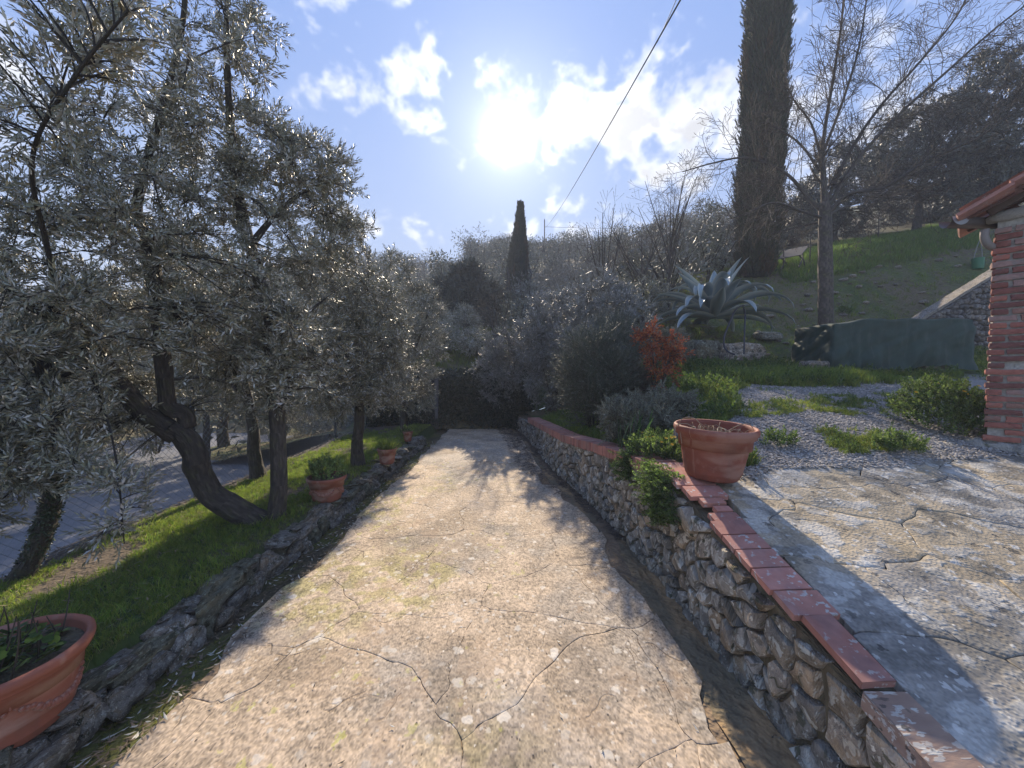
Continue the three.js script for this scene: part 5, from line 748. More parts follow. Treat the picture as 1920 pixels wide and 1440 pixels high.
{
  pot('big cracked terracotta pot of dry straw on the wall top', V(1.42, land(1.42, 2.70) + 0.02, -2.70), 0.27, 0.172, 0.365, { seg: 64, soilY: 0.80, mat: surface(texTerracotta, 0.003, 0.72, { color: new THREE.Color().setRGB(0.86, 0.72, 0.68) }) }).rotation.set(0.05, 0.4, -0.03);
  const straw = thing('dry_straw', 'tangle of dry straw and dead stems inside the big pot', 'straw'), r = RNG(961), y0 = land(1.42, 2.70) + 0.325, mats = [plain(0.30, 0.22, 0.14, 0.95), plain(0.22, 0.15, 0.10, 0.95), plain(0.34, 0.29, 0.21, 0.95)];
  for (let i = 0; i < 46; i++) { const a = r.u(0, 6.28), q = r.u(0, 0.2), x = 1.42 + Math.cos(a) * q, z = -2.72 + Math.sin(a) * q, L = r.u(0.06, 0.16), b = r.u(0, 6.28); part(straw, 'stalk', new MB().tube(smoothPath([V(x, y0 - 0.02, z), V(x + Math.cos(b) * L * 0.4, y0 + r.u(0.0, 0.06), z + Math.sin(b) * L * 0.4), V(x + Math.cos(b) * L, y0 + r.u(-0.02, 0.03), z + Math.sin(b) * L)], 6), [0.003, 0.0015], 4).geo(), mats[r.i(3)]); }
  for (const [a, b, c] of [[-0.25, 0.07, 0.02], [-0.22, 0.12, 0.08], [0.24, 0.07, 0.03]]) part(straw, 'stalk', new MB().tube(smoothPath([V(1.42 + a * 0.3, y0, -2.72 + c), V(1.42 + a * 0.8, y0 + b, -2.70 + c), V(1.42 + a * 1.08, y0 + b * 0.8, -2.68), V(1.42 + a * 1.15, y0 - 0.06, -2.62)], 10), [0.004, 0.002], 5).geo(), mats[0]);
  const p1 = pot('large terracotta planter with a garland relief at the lower left', V(-2.13, 0.10, -1.53), 0.285, 0.205, 0.32, { garland: true, seg: 72, soilY: 0.84, mat: surface(texTerracotta, 0.003, 0.72, { color: new THREE.Color().setRGB(1.05, 1.05, 1.05) }) });
  const gq = RNG(971), ger = thing('potted_geranium', 'leggy geranium with bare dark stems in the large planter', 'plant'), gc = V(-2.13, 0.36, -1.53), stemM = plain(0.05, 0.038, 0.025, 0.9), leafs = [];
  for (let i = 0; i < 30; i++) { const a = gq.u(0, 6.28), q = gq.u(0.02, 0.2), s = V(gc.x + Math.cos(a) * q, gc.y, gc.z + Math.sin(a) * q), L = gq.u(0.1, 0.26), e = s.clone().add(V(gq.n() * 0.08 + 0.03, L, gq.n() * 0.08)); part(ger, 'stem', new MB().tube(smoothPath([s, s.clone().lerp(e, 0.5).add(V(gq.n() * 0.02, 0, gq.n() * 0.02)), e], 6), [0.004, 0.0018], 5).geo(), stemM); if (gq() < 0.6) leafs.push({ p: s.clone().lerp(e, gq.u(0.2, 0.7)), dir: V(gq.n(), 0.9, gq.n()).normalize(), roll: gq.u(0, 6), s: gq.u(0.8, 1.5), c: [1, 1, 1] }); }
  for (let i = 0; i < 70; i++) { const a = gq.u(0, 6.28), q = gq.u(0, 0.22); leafs.push({ p: V(gc.x + Math.cos(a) * q, gc.y + gq.u(0.0, 0.06), gc.z + Math.sin(a) * q), dir: V(gq.n() * 0.5, 1, gq.n() * 0.5).normalize(), roll: gq.u(0, 6), s: gq.u(0.8, 1.5), c: [1, 1, 1] }); }
  const round = (() => { const m = new MB(); for (let k = 0; k < 3; k++) { const a = k * 2.1, o = V(Math.cos(a) * 0.012, 0.01 + k * 0.006, Math.sin(a) * 0.012), c = [[0.10, 0.16, 0.02], [0.16, 0.22, 0.03], [0.05, 0.09, 0.02]][k], n = 9, mid = m.v(o.x, o.y - 0.004, o.z, 0, 0, c), ring = []; for (let i = 0; i < n; i++) { const b = i / n * 6.283; ring.push(m.v(o.x + Math.cos(b) * 0.02, o.y + 0.003 * Math.sin(b * 3), o.z + Math.sin(b) * 0.02, 0, 0, c)); } for (let i = 0; i < n; i++) m.tri(mid, ring[(i + 1) % n], ring[i]); } return m.geo(); })();
  scatter(ger, 'leaf', round, softLeaf(0.4), leafs);
  for (const [label, x, z, s, c, seed] of [['pale rounded stone lying in the large planter', -2.16, -1.37, [0.06, 0.045, 0.055], [1.9, 1.9, 2], 3], ['mossy stone lying in the large planter', -2.05, -1.37, [0.055, 0.05, 0.05], [1.1, 1.2, 0.8], 4]]) { const m = matStone.clone(); m.color.setRGB(...c); const o = part(scene, 'planter_stone', rock(seed, 3, 0.25), m); o.position.set(x, 0.385, z); o.scale.set(...s); tag(o, label, 'stone'); }
  const mid = (label, x, d, R, h) => pot(label, V(x, lawnY(x, d) - 0.005, -d), R, R * 0.66, h, { garland: false });
  pot('terracotta planter with a bushy plant behind the twin-stemmed olive', V(-2.06, lawnY(-2.06, 4.22) - 0.01, -4.22), 0.205, 0.14, 0.27, { garland: true });
  mid('smaller terracotta pot of grass further along the edging', -1.92, 5.85, 0.15, 0.24); mid('small terracotta pot furthest along the lawn', -2.05, 7.5, 0.10, 0.2);
  clump('potted_plant', 'bushy dark green plant in the second terracotta planter', 'plant', 975, { x: -2.06, z: -4.22, y: 0.36 }, V(0.17, 0, 0.17), 0.2, 130, herb, leafMat(0.6), (t, r) => { for (let i = 0; i < 12; i++) { const x = -2.06 + r.n() * 0.09, z = -4.22 + r.n() * 0.09; part(t, 'stem', new MB().tube([V(x, 0.34, z), V(x + r.n() * 0.04, 0.48, z), V(x + r.n() * 0.07, 0.56 + r.n() * 0.04, z)], [0.003, 0.0012], 4).geo(), matBark); } });
  clump('potted_plant', 'tuft of long grass in the smaller terracotta pot', 'plant', 976, { x: -1.92, z: -5.85, y: 0.33 }, V(0.10, 0, 0.10), 0.03, 26, tall);
  clump('potted_plant', 'small leafy plant in the furthest terracotta pot', 'plant', 977, { x: -2.05, z: -7.5, y: 0.3 }, V(0.08, 0, 0.08), 0.12, 40, herb);
}

// ---------------------------------------------------------------- agave, trough, hose
{
  const base = V(at(1338, 600, 8.9).x, land(at(1352, 600, 8.9).x, 8.9) + 0.62, -8.9), t = thing('agave_plant', 'huge blue-grey agave with arching strap leaves on the bank', 'agave', null, base), r = RNG(1001), mat = new THREE.MeshStandardMaterial({ vertexColors: true, roughness: 0.55, side: THREE.DoubleSide });
  for (let i = 0; i < 46; i++) {
    const a = i * 2.399 + r.n() * 0.2, k = i / 46, el = lerp(-0.05, 1.2, Math.pow(k, 0.9)) + r.n() * 0.1, L = r.u(1.3, 1.85) * lerp(1.0, 0.82, k), w = r.u(0.23, 0.32), droop = r() < 0.72 ? r.u(0.7, 2.2) * lerp(0.45, 1.3, k) : r.u(0, 0.3), m = new MB(), n = 12, rows = [], ca = Math.cos(a), sa = Math.sin(a), c0 = r.u(0.85, 1.15); let x = 0.05, y = k * 0.18, e = el;
    for (let s = 0; s <= n; s++) {
      const q = s / n, wd = w * (q < 0.5 ? lerp(0.75, 1, q * 2) : Math.pow(1 - (q - 0.5) * 2, 0.75)) + 0.002, ch = 0.28 * wd, nx = -Math.sin(e), ny = Math.cos(e), c = [0.22 * c0, 0.275 * c0, 0.29 * c0], row = [];
      for (const [f, h] of [[-0.5, 1], [-0.28, 0.25], [0, 0], [0.28, 0.25], [0.5, 1]]) { const ox = x + nx * ch * h, oy = y + ny * ch * h; row.push(m.v(ca * ox - sa * f * wd, oy, sa * ox + ca * f * wd, 0, 0, Math.abs(f) === 0.5 ? [0.42 * c0, 0.43 * c0, 0.38 * c0] : c)); }
      rows.push(row); x += Math.cos(e) * L / n; y += Math.sin(e) * L / n; e -= droop * Math.pow(q, 1.5) * 0.42;
    }
    for (let s = 0; s < n; s++) for (let f = 0; f < 4; f++) m.quad(rows[s][f], rows[s][f + 1], rows[s + 1][f + 1], rows[s + 1][f]); part(t, 'leaf', m.geo(), mat);
  }
  const lump = (name, label, cat, px, py, d, sx, sy, sz, seed, col) => { const p = at(px, py, d), m = matStone.clone(); m.color.setRGB(...col); const o = part(scene, name, rock(seed, 3, 0.10, 1.0, 0.4), m); o.position.set(p.x, land(p.x, d) + sy * 0.55, -d); o.scale.set(sx, sy, sz); o.rotation.y = 0.15; return tag(o, label, cat); };
  lump('stone_block', 'squared weathered stone block below the agave', 'stone block', 1388, 640, 8.15, 0.52, 0.3, 0.3, 71, [1.2, 1.1, 1.0]);
  lump('stone_block', 'dark mossy stone below the left side of the agave', 'stone block', 1318, 640, 8.3, 0.36, 0.3, 0.3, 72, [0.6, 0.62, 0.52]);
  lump('rock', 'grey rock at the left end of the tarpaulin', 'rock', 1528, 676, 6.95, 0.30, 0.15, 0.16, 73, [0.9, 0.85, 0.8]);
  lump('rock', 'pale slab of rock right of the agave leaves', 'rock', 1438, 585, 9.3, 0.3, 0.12, 0.25, 74, [1.1, 1.15, 1.1]);
  const rr = RNG(1002), geos = [1, 2, 3, 4].map((s) => rock(s + 80, 1, 0.4)), ms = [0.8, 1.1, 1.35].map((k) => { const m = matStone.clone(); m.color.setRGB(k, k * 0.95, k * 0.88); return m; });
  for (let i = 0; i < 70; i++) { const d = rr.u(8.4, 13), x = rr.u(d * 0.62, d * 1.15), s = rr.u(0.03, 0.11), o = part(scene, 'loose_stone', geos[rr.i(4)], ms[rr.i(3)]); o.position.copy(onLand(x, d, s * 0.12)); o.scale.set(s * rr.u(0.9, 1.6), s * 0.6, s); o.rotation.y = rr.u(0, 6); tag(o, 'small loose stone lying on the grassy bank', 'stone', 'loose stones on the bank'); }
  const hb = (px, py, d) => at(px, py, d), hose = thing('garden_hose', 'dark garden hose looped over the stone block by the agave', 'hose');
  part(hose, 'tube', new MB().tube(smoothPath([hb(1395, 573, 8.3), hb(1380, 580, 8.1), hb(1368, 605, 7.9), hb(1358, 632, 7.75), hb(1358, 650, 7.7), hb(1366, 660, 7.6), hb(1378, 665, 7.5)], 30), [0.017, 0.017], 8).geo(), plain(0.02, 0.02, 0.03, 0.35));
  part(hose, 'tube', new MB().tube(smoothPath([hb(1393, 573, 8.3), hb(1397, 590, 7.9), hb(1396, 620, 7.75), hb(1395, 664, 7.6)], 20), [0.017, 0.015], 8).geo(), plain(0.02, 0.02, 0.03, 0.35));
}

// ---------------------------------------------------------------- the tarpaulin over the stack
{
  const x0 = 5.75, x1 = 8.24, d0 = 6.9, d1 = 7.85, yb = (x, d) => land(x, d) + 0.02, t = thing('tarpaulin', 'dark green tarpaulin draped over a long low stack', 'tarpaulin'), m = new MB(), N = 150, K = 26, P = [];
  const top = (x) => 2.47 - 0.10 * smooth(6.35, 5.8, x) + 0.012 * Math.sin(x * 9);
  const per = 2 * (x1 - x0) + 2 * (d1 - d0);
  const edge = (s) => { s = ((s % per) + per) % per; if (s < x1 - x0) return [x0 + s, d0, 0, -1]; s -= x1 - x0; if (s < d1 - d0) return [x1, d0 + s, 1, 0]; s -= d1 - d0; if (s < x1 - x0) return [x1 - s, d1, 0, 1]; s -= x1 - x0; return [x0, d1 - s, -1, 0]; };
  for (let i = 0; i < N; i++) {
    const s = i / N * per, [x, d, nx, nd] = edge(s), [xa, da] = edge(s - 0.07), [xb, db] = edge(s + 0.07), row = [];
    const tx = xb - xa, td = db - da, tl = Math.hypot(tx, td), NX = td / tl, ND = -tx / tl, corner = Math.exp(-((Math.min(Math.abs(s), Math.abs(s - per)) / 0.22) ** 2)) + Math.exp(-(((s - (x1 - x0)) / 0.2) ** 2));
    const T = top(x), B = yb(x, d) + 0.02 + 0.10 * smooth(6.9, 7.5, x) * smooth(8.1, 7.7, x) * (vn(s * 6, 1)) + 0.03 * vn(s * 5, 9);
    for (let k = 0; k <= K; k++) {
      const q = k / K, f = Math.pow(q, 1.2), fold = (0.028 * Math.sin(s * 17 + 2 * vn(s * 2, 3)) + 0.02 * Math.sin(s * 31 + 1 + q * 1.5)) * f * lerp(0.5, 1.0, smooth(0.9, 0.3, s) * smooth(0, 0.15, s)) * (s > per - (d1 - d0) ? 0.4 : 1) + 0.05 * (vn(s * 3.2, q * 3) - 0.5) * f + 0.12 * (fbm(s * 3 + q * 2, q * 3 + s, 5) - 0.5) * smooth(0, 0.15, q) + corner * 0.06 * f + 0.04 * f;
      row.push(m.v(x + NX * fold, lerp(T, B, q) - (k === 0 ? 0 : 0.0) , -(d + ND * fold), s, q * 0.7));
    }
    P.push(row);
  }
  for (let i = 0; i < N; i++) for (let k = 0; k < K; k++) { const j = (i + 1) % N; m.quad(P[j][k], P[i][k], P[i][k + 1], P[j][k + 1]); }
  const rings = [P.map((q) => q[0])], cx = (x0 + x1) / 2, cd = (d0 + d1) / 2;   // top sheet
  for (const s of [0.94, 0.7, 0.4]) rings.push(P.map((_, i) => { const [x, d] = edge(i / N * per), X = cx + (x - cx) * (s > 0.9 ? 0.985 : s), D = cd + (d - cd) * s; return m.v(X, top(X) + 0.014 + 0.03 * (fbm(X * 4, D * 4, 3) - 0.5), -D, X, D); }));
  const mid = m.v(cx, top(cx), -cd, cx, cd); for (let k = 0; k < 3; k++) for (let i = 0; i < N; i++) { const j = (i + 1) % N; m.quad(rings[k][i], rings[k][j], rings[k + 1][j], rings[k + 1][i]); } for (let i = 0; i < N; i++) m.tri(rings[3][i], rings[3][(i + 1) % N], mid);
  const tex = t512((u, v, o) => { const wv = 0.5 + 0.5 * Math.sin(u * 512 * 0.8) * Math.sin(v * 512 * 0.8), n = fbm(u * 8, v * 8, 5, 7), s = smooth(0.58, 0.75, fbm(u * 16 + 5, v * 4, 4, 15)); const k = 0.8 + 0.5 * (n - 0.5) + 0.12 * (wv - 0.5); o[0] = lerp(0.020 * k, 0.05, s * 0.5); o[1] = lerp(0.048 * k, 0.07, s * 0.5); o[2] = lerp(0.034 * k, 0.055, s * 0.5); o[3] = 0.5 + 0.3 * n + 0.1 * wv; }, 1);
  part(t, 'sheet', m.geo(), surface(tex, 0.016, 0.72, { side: THREE.DoubleSide }));
  const sup = new MB(); for (let i = 0; i < 3; i++) sup.box(6.3 + i * 0.75, yb(6.3 + i * 0.75, 7.1) + 0.03, -7.1, 0.45, 0.12, 0.12); part(t, 'weight_block', sup.geo(), matMortar);
}

// ---------------------------------------------------------------- sloping stone wall of the steps, behind the tarpaulin
{
  const t = thing('stair_wall', 'dark rubble wall with a sloping pale coping behind the tarpaulin', 'wall'), d = 8.9, a = at(1725, 603, d), b = at(1880, 508, d), r = RNG(1101), topY = (x) => lerp(a.y, b.y, (x - a.x) / (b.x - a.x)), sites = [];
  for (let x = a.x; x < b.x + 0.5; x += 0.13) for (let y = 1.8; y < topY(x) - 0.05; y += 0.12) sites.push([x + r.n() * 0.05, y + r.n() * 0.04]);
  const ms = [0.5, 0.65, 0.85].map((k) => { const m = matStone.clone(); m.color.setRGB(k, k * 0.97, k); return m; }), sl = (b.y - a.y) / (b.x - a.x);
  cells(sites, 0.5, () => clip([[a.x - 0.1, 1.6], [b.x + 0.6, 1.6], [b.x + 0.6, b.y + 1], [a.x - 0.1, b.y + 1]], -sl, 1, a.y - sl * a.x - 0.03)).forEach((poly) => {
    if (poly.length < 3) return; const p0 = inset(poly, 0.01); if (p0.length < 3) return; const ring = resample(p0, 0.06, 0.006, r); if (ring.length < 4) return; const c = centroid(ring), m = new MB(), n = ring.length, bu = r.u(0.02, 0.05);
    const put = (s, o) => ring.map(([x, y]) => m.v(c[0] + (x - c[0]) * s, c[1] + (y - c[1]) * s, -d + o, x, y)), rows = [put(1, -0.04), put(1, 0), put(0.8, bu)], mid = m.v(c[0], c[1], -d + bu, c[0], c[1]);
    for (let k = 0; k < 2; k++) for (let i = 0; i < n; i++) m.quad(rows[k][i], rows[k][(i + 1) % n], rows[k + 1][(i + 1) % n], rows[k + 1][i]); for (let i = 0; i < n; i++) m.tri(rows[2][i], rows[2][(i + 1) % n], mid); part(t, 'stone', m.geo(), ms[r.i(3)]);
  });
  const core = new MB(), q = [[a.x - 0.1, 1.5], [b.x + 0.6, 1.5], [b.x + 0.6, topY(b.x + 0.6) - 0.03], [a.x - 0.1, topY(a.x - 0.1) - 0.03]], f = q.map(([x, y]) => core.v(x, y, -d - 0.02, x, y)), k = q.map(([x, y]) => core.v(x, y, -d - 0.4, x, y)); core.quad(f[0], f[1], f[2], f[3]); core.quad(k[1], k[0], k[3], k[2]); for (let i = 0; i < 4; i++) core.quad(f[(i + 1) % 4], f[i], k[i], k[(i + 1) % 4]); part(t, 'mortar', core.geo(true), plain(0.08, 0.072, 0.064, 1));
  for (let i = 0; i < 5; i++) { const u = (i + 0.5) / 5, x = lerp(a.x - 0.1, b.x + 0.5, u), g = new THREE.BoxGeometry((b.x - a.x + 0.6) / 5 * 1.15, 0.06, 0.34, 4, 1, 2), p = g.attributes.position; for (let n = 0; n < p.count; n++) p.setXYZ(n, p.getX(n), p.getY(n) + (vn3(p.getX(n) * 8 + i * 9, p.getY(n) * 9, p.getZ(n) * 8) - 0.5) * 0.025, p.getZ(n)); g.computeVertexNormals(); const m2 = matStone.clone(); m2.color.setRGB(1.3, 1.25, 1.2); const o = part(t, 'coping_slab', g, m2); o.position.set(x, topY(x) + 0.02, -d - 0.16); o.rotation.z = Math.atan(sl); }
}

// ---------------------------------------------------------------- brick shed at the right edge
{
  const C = V(4.08, 0, -3.3), u = V(0.64, 0, 0.768), w = V(0.768, 0, -0.64), shed = thing('brick_shed', 'old red brick shed corner with a tiled roof at the right edge', 'shed'), r = RNG(1201), y0 = 0.80, y1 = 2.86;
  const X = (a, b, y) => V(C.x + u.x * a + w.x * b, y, C.z + u.z * a + w.z * b), ang = Math.atan2(-u.z, u.x);
  const put = (mesh, a, b, y, turn = 0) => { mesh.position.copy(X(a, b, y)); mesh.rotation.y = ang + turn; return mesh; };
  { const s = new THREE.Shape(); s.moveTo(0.018, y0 - 0.4); s.lineTo(2, y0 - 0.4); s.lineTo(2, y1 + 1.12); s.lineTo(0.018, y1 - 0.03); const g = new THREE.ExtrudeGeometry(s, { depth: 0.9, bevelEnabled: false }); g.translate(0, 0, -0.916); put(part(shed, 'mortar', g, matMortar), 0, 0, 0); }
  const bg = (L, s) => { const g = new THREE.BoxGeometry(L, 0.047, 0.12, 4, 2, 2), p = g.attributes.position, uv = g.attributes.uv; for (let i = 0; i < p.count; i++) { let x = p.getX(i), y = p.getY(i), z = p.getZ(i); const ex = Math.abs(x) > L / 2 - 0.001, ey = Math.abs(y) > 0.0234, ez = Math.abs(z) > 0.059; if (ex + ey + ez > 1) { x *= ex ? 1 - 0.006 / L * 2 : 1; y *= ey ? 0.9 : 1; z *= ez ? 0.93 : 1; } const k = s * 5; p.setXYZ(i, x + (vn3(x * 14 + k, y * 30, z * 14) - 0.5) * 0.016, y + (vn3(x * 14, y * 30 + k, z * 14) - 0.5) * 0.010, z + (vn3(x * 18, y * 30, z * 18 + k) - 0.5) * 0.016); uv.setXY(i, x * 1.2 + s, y * 1.2 + z + s * 0.7); } g.computeVertexNormals(); return g; };
  const lens = [0.10, 0.155, 0.21, 0.225], geos = lens.map((L) => [1, 2, 3].map((s) => bg(L, s + L * 90))), ms = [[1.2, 1.1, 1.05], [1.0, 0.9, 0.9], [0.72, 0.66, 0.68], [1.25, 1.35, 1.35], [0.9, 1.15, 1.15], [0.6, 0.6, 0.65], [1.0, 1.5, 1.7]].map((c) => surface(texBrick, 0.006, 0.9, { color: new THREE.Color().setRGB(...c) }));
  const rows = Math.floor((y1 - y0 - 0.22) / 0.0565);
  for (let k = 0; k < rows; k++) { const y = y0 + 0.2 + k * 0.0565; for (let a = -0.005 + r.n() * 0.008, first = true; a < 1.7;) { const li = first ? (k & 1 ? 0 : r.i(2) + 1) : 1 + r.i(3), L = lens[li]; if (r() > 0.03) { const b = put(part(shed, 'brick', geos[li][r.i(3)], ms[r.i(ms.length)]), a + L / 2, 0.052 + r.n() * 0.004, y + r.n() * 0.003); b.rotation.z = r.n() * 0.01; } a += L + r.u(0.007, 0.013); first = false; } }
  const stones = [1, 2, 3].map((s) => rock(s + 90, 2, 0.35)); for (let k = 0; k < 16; k++) { const b = put(part(shed, 'footing_stone', stones[k % 3], matMortar), k * 0.115 - 0.02, 0.03 + r.n() * 0.02, y0 + 0.10 + 0.05 * r.n(), r.n()); b.scale.set(r.u(0.07, 0.1), r.u(0.06, 0.1), r.u(0.07, 0.1)); }
  for (let k = 0; k < 8; k++) { const b = put(part(shed, 'top_stone', stones[k % 3], ms[4]), 0.09 + k * 0.2, 0.045, y1 + 0.02 + 0.12 * Math.sin(k) * 0 + k * 0.07, r.n()); b.scale.set(0.13, 0.055, 0.07); b.material = matMortar; }
  // verge of the roof: flat tiles on a slope rising along the gable
  const sl = 0.60, tilt = Math.atan(sl), roof = new THREE.Group(); roof.name = 'roof'; shed.add(roof);
  for (let k = 0; k < 6; k++) for (let j = 0; j < 2; j++) { const a = -0.06 + k * 0.27, g = new THREE.BoxGeometry(0.33, 0.026, 0.40, 3, 1, 3), p = g.attributes.position; for (let i = 0; i < p.count; i++) p.setXYZ(i, p.getX(i), p.getY(i) + (vn3(p.getX(i) * 7 + k * 4, j * 3, p.getZ(i) * 7) - 0.5) * 0.02, p.getZ(i)); g.computeVertexNormals(); const m = put(part(roof, 'flat_tile', g, matTile), a, -0.12 + j * 0.45, y1 + 0.09 + (a + 0.06) * sl + 0.012 * (k & 1)); m.rotation.order = 'YXZ'; m.rotation.z = tilt - 0.04; }
  for (let k = 0; k < 6; k++) for (let j = 0; j < 3; j++) { const a = -0.03 + k * 0.27, g = new THREE.CylinderGeometry(0.06, 0.07, 0.32, 10, 1, true, Math.PI, Math.PI); g.rotateZ(Math.PI / 2); g.rotateX(Math.PI * 0.5); const m = put(part(roof, 'curved_tile', g, surface(texTile, 0.003, 0.85, { side: THREE.DoubleSide, color: new THREE.Color().setRGB(0.9, 1.2, 1.3) })), a, -0.16 + j * 0.24, y1 + 0.11 + (a + 0.06) * sl); m.rotation.order = 'YXZ'; m.rotation.z = tilt - 0.04; }
  put(part(roof, 'rafter', new THREE.BoxGeometry(2.0, 0.07, 0.06), plain(0.09, 0.06, 0.045, 0.9)), 0.82, -0.05, y1 + 0.0 + 0.94 * sl).rotation.z = tilt; 
  // gutter and its outlet
  const g1 = at(1772, 418, 3.42), g2 = at(1868, 419, 3.42), gut = new MB(), n = 12, zz = 0.055; const rowsG = [g1, g2].map((p) => Array.from({ length: n + 1 }, (_, i) => { const q = Math.PI * (1 + i / n); return gut.v(p.x, p.y + Math.sin(q) * 0.075 + 0.03, p.z + Math.cos(q) * zz, 0, 0); })); for (let i = 0; i < n; i++) gut.quad(rowsG[0][i], rowsG[0][i + 1], rowsG[1][i + 1], rowsG[1][i]);
  const gm = plain(0.10, 0.085, 0.08, 0.5, { side: THREE.DoubleSide }), gutter = part(shed, 'gutter', gut.geo(), gm); gutter.material.metalness = 0.3;
  const cap = new MB(), mid = cap.v(g1.x + 0.06, g1.y + 0.03, g1.z + 0.07, 0, 0), ring = Array.from({ length: n + 1 }, (_, i) => { const q = Math.PI * (1 + i / n); return cap.v(g1.x + 0.06 + Math.cos(q) * 0.075, g1.y + 0.03 + Math.sin(q) * 0.07, g1.z + 0.07, 0, 0); }); for (let i = 0; i < n; i++) cap.tri(mid, ring[i], ring[i + 1]); part(gutter, 'end_cap', cap.geo(), plain(0.32, 0.33, 0.36, 0.4, { side: THREE.DoubleSide }));
  part(shed, 'outlet_pipe', new MB().tube(smoothPath([at(1847, 430, 3.3), at(1846, 445, 3.3), at(1852, 458, 3.3), at(1868, 466, 3.32)], 16), [0.028, 0.028], 12).geo(), plain(0.20, 0.175, 0.16, 0.55));
}

// ---------------------------------------------------------------- small things on the bank
{
  const p = dropOn(1833, 505, land, 5), t = thing('green_tub', 'small green plastic tub on the bank beside the gutter outlet', 'tub', null, p), s = -p.z / 7;
  part(t, 'tub', lathe([[0, 0], [0.065, 0], [0.075, 0.02], [0.08, 0.19], [0.085, 0.2], [0.07, 0.2], [0.06, 0.03], [0, 0.03]], 20), plain(0.02, 0.13, 0.055, 0.5)); part(t, 'handle', new MB().tube(smoothPath([V(-0.08, 0.19, 0), V(-0.03, 0.4, 0), V(0.02, 0.52, 0), V(0.05, 0.4, 0), V(0.08, 0.19, 0)], 16), [0.006, 0.006], 6).geo(), plain(0.2, 0.2, 0.2, 0.6)); t.scale.setScalar(s);
  // tilted slatted deck chair
  const q = dropOn(1487, 505, land, 8), c = thing('deck_chair', 'tilted slatted wooden deck chair under the olives', 'chair', null, q), k = -q.z / 12, wood = plain(0.10, 0.095, 0.095, 0.8), dk = plain(0.05, 0.045, 0.04, 0.8);
  for (let i = 0; i < 7; i++) { const b = part(c, 'slat', new MB().box(0, 0, 0, 0.098, 0.022, 0.6).geo(), wood); b.position.set(-0.38 + i * 0.115, 0.32 + i * 0.062, 0); b.rotation.set(0, 0, 0.495); }
  for (const [x0, x1] of [[-0.45, 0.3], [0.35, -0.25]]) for (const z of [-0.2, 0.25]) part(c, 'leg', new MB().tube([V(x0, -0.05, z), V((x0 + x1) / 2, 0.25, z), V(x1, 0.55 + (x1 > 0 ? 0.15 : -0.15), z - 0.1)], [0.018, 0.018], 6).geo(), dk); c.scale.setScalar(k); c.rotation.y = 0.7;
  for (const [px, py, h, label] of [[1468, 508, 0.9, 'thin dark post beside the tall cypress'], [1518, 490, 1.0, 'thin dark post behind the deck chair'], [1646, 452, 1.1, 'thin stake on the upper terrace below the olives']]) { const b = dropOn(px, py, land, 8), o = thing('garden_post', label, 'post', null, b); part(o, 'shaft', new MB().tube([V(0, -0.1, 0), V(0.01, h * 0.5, 0), V(0, h, 0)], [0.022, 0.018], 7).geo(), dk); part(o, 'tie_wire', new MB().tube(spread(0, 6.28, 9).map((a) => V(Math.cos(a) * 0.026, h * 0.8, Math.sin(a) * 0.026)), [0.003, 0.003], 4).geo(), wood); }
  const st = V(1.43, land(1.43, 3.3), -3.32), o = thing('wooden_stake', 'short grey wooden stake in the weeds behind the big pot', 'stake', null, st), g = new THREE.BoxGeometry(0.035, 0.3, 0.03, 1, 4, 1), pp = g.attributes.position; for (let i = 0; i < pp.count; i++) pp.setXYZ(i, pp.getX(i) + (vn3(pp.getX(i) * 30, pp.getY(i) * 9, 3) - 0.5) * 0.01, pp.getY(i) + 0.12, pp.getZ(i)); g.computeVertexNormals(); part(o, 'shaft', g, plain(0.16, 0.16, 0.165, 0.9)); part(o, 'nail', new MB().tube([V(0, 0.2, 0.012), V(0, 0.2, 0.03)], [0.003, 0.003], 5).geo(), dk);
}

// ---------------------------------------------------------------- wire fence between lawn and lane
{
  const f = thing('wire_fence', 'chain-link wire fence along the outer edge of the lawn', 'fence'), m = new MB(), x = -3.82, H = 1.25, dA = 0.4, dB = 10.2, s = 0.075, y = (d) => lawnY(-3.8, d) - 0.02;
  for (let d = dA - H; d < dB; d += s) for (const k of [1, -1]) { const lo = Math.max(dA, d), hi = Math.min(dB, d + H); if (hi - lo < 0.05) continue; const yy = (q) => (k > 0 ? q - d : H - (q - d)); m.tube([V(x + k * 0.0015, y(lo) + yy(lo), -lo), V(x + k * 0.0015, y(hi) + yy(hi), -hi)], [0.0015, 0.0015], 3, { cap: false }); }
  const wire = plain(0.22, 0.24, 0.24, 0.5, { metalness: 0.7 }); part(f, 'mesh', m.geo(), wire);
  for (const d of [0.9, 2.75, 4.6, 6.45, 8.3, 10.1]) part(f, 'post', new MB().tube([V(x - 0.02, y(d) - 0.2, -d), V(x - 0.02, y(d) + 1.35, -d)], [0.02, 0.02], 8).geo(), plain(0.03, 0.035, 0.035, 0.6));
  for (const h of [0.05, H]) part(f, 'strand', new MB().tube(spread(dA, dB, 12).map((d) => V(x + 0.004, y(d) + h, -d)), [0.002, 0.002], 4).geo(), wire);
}

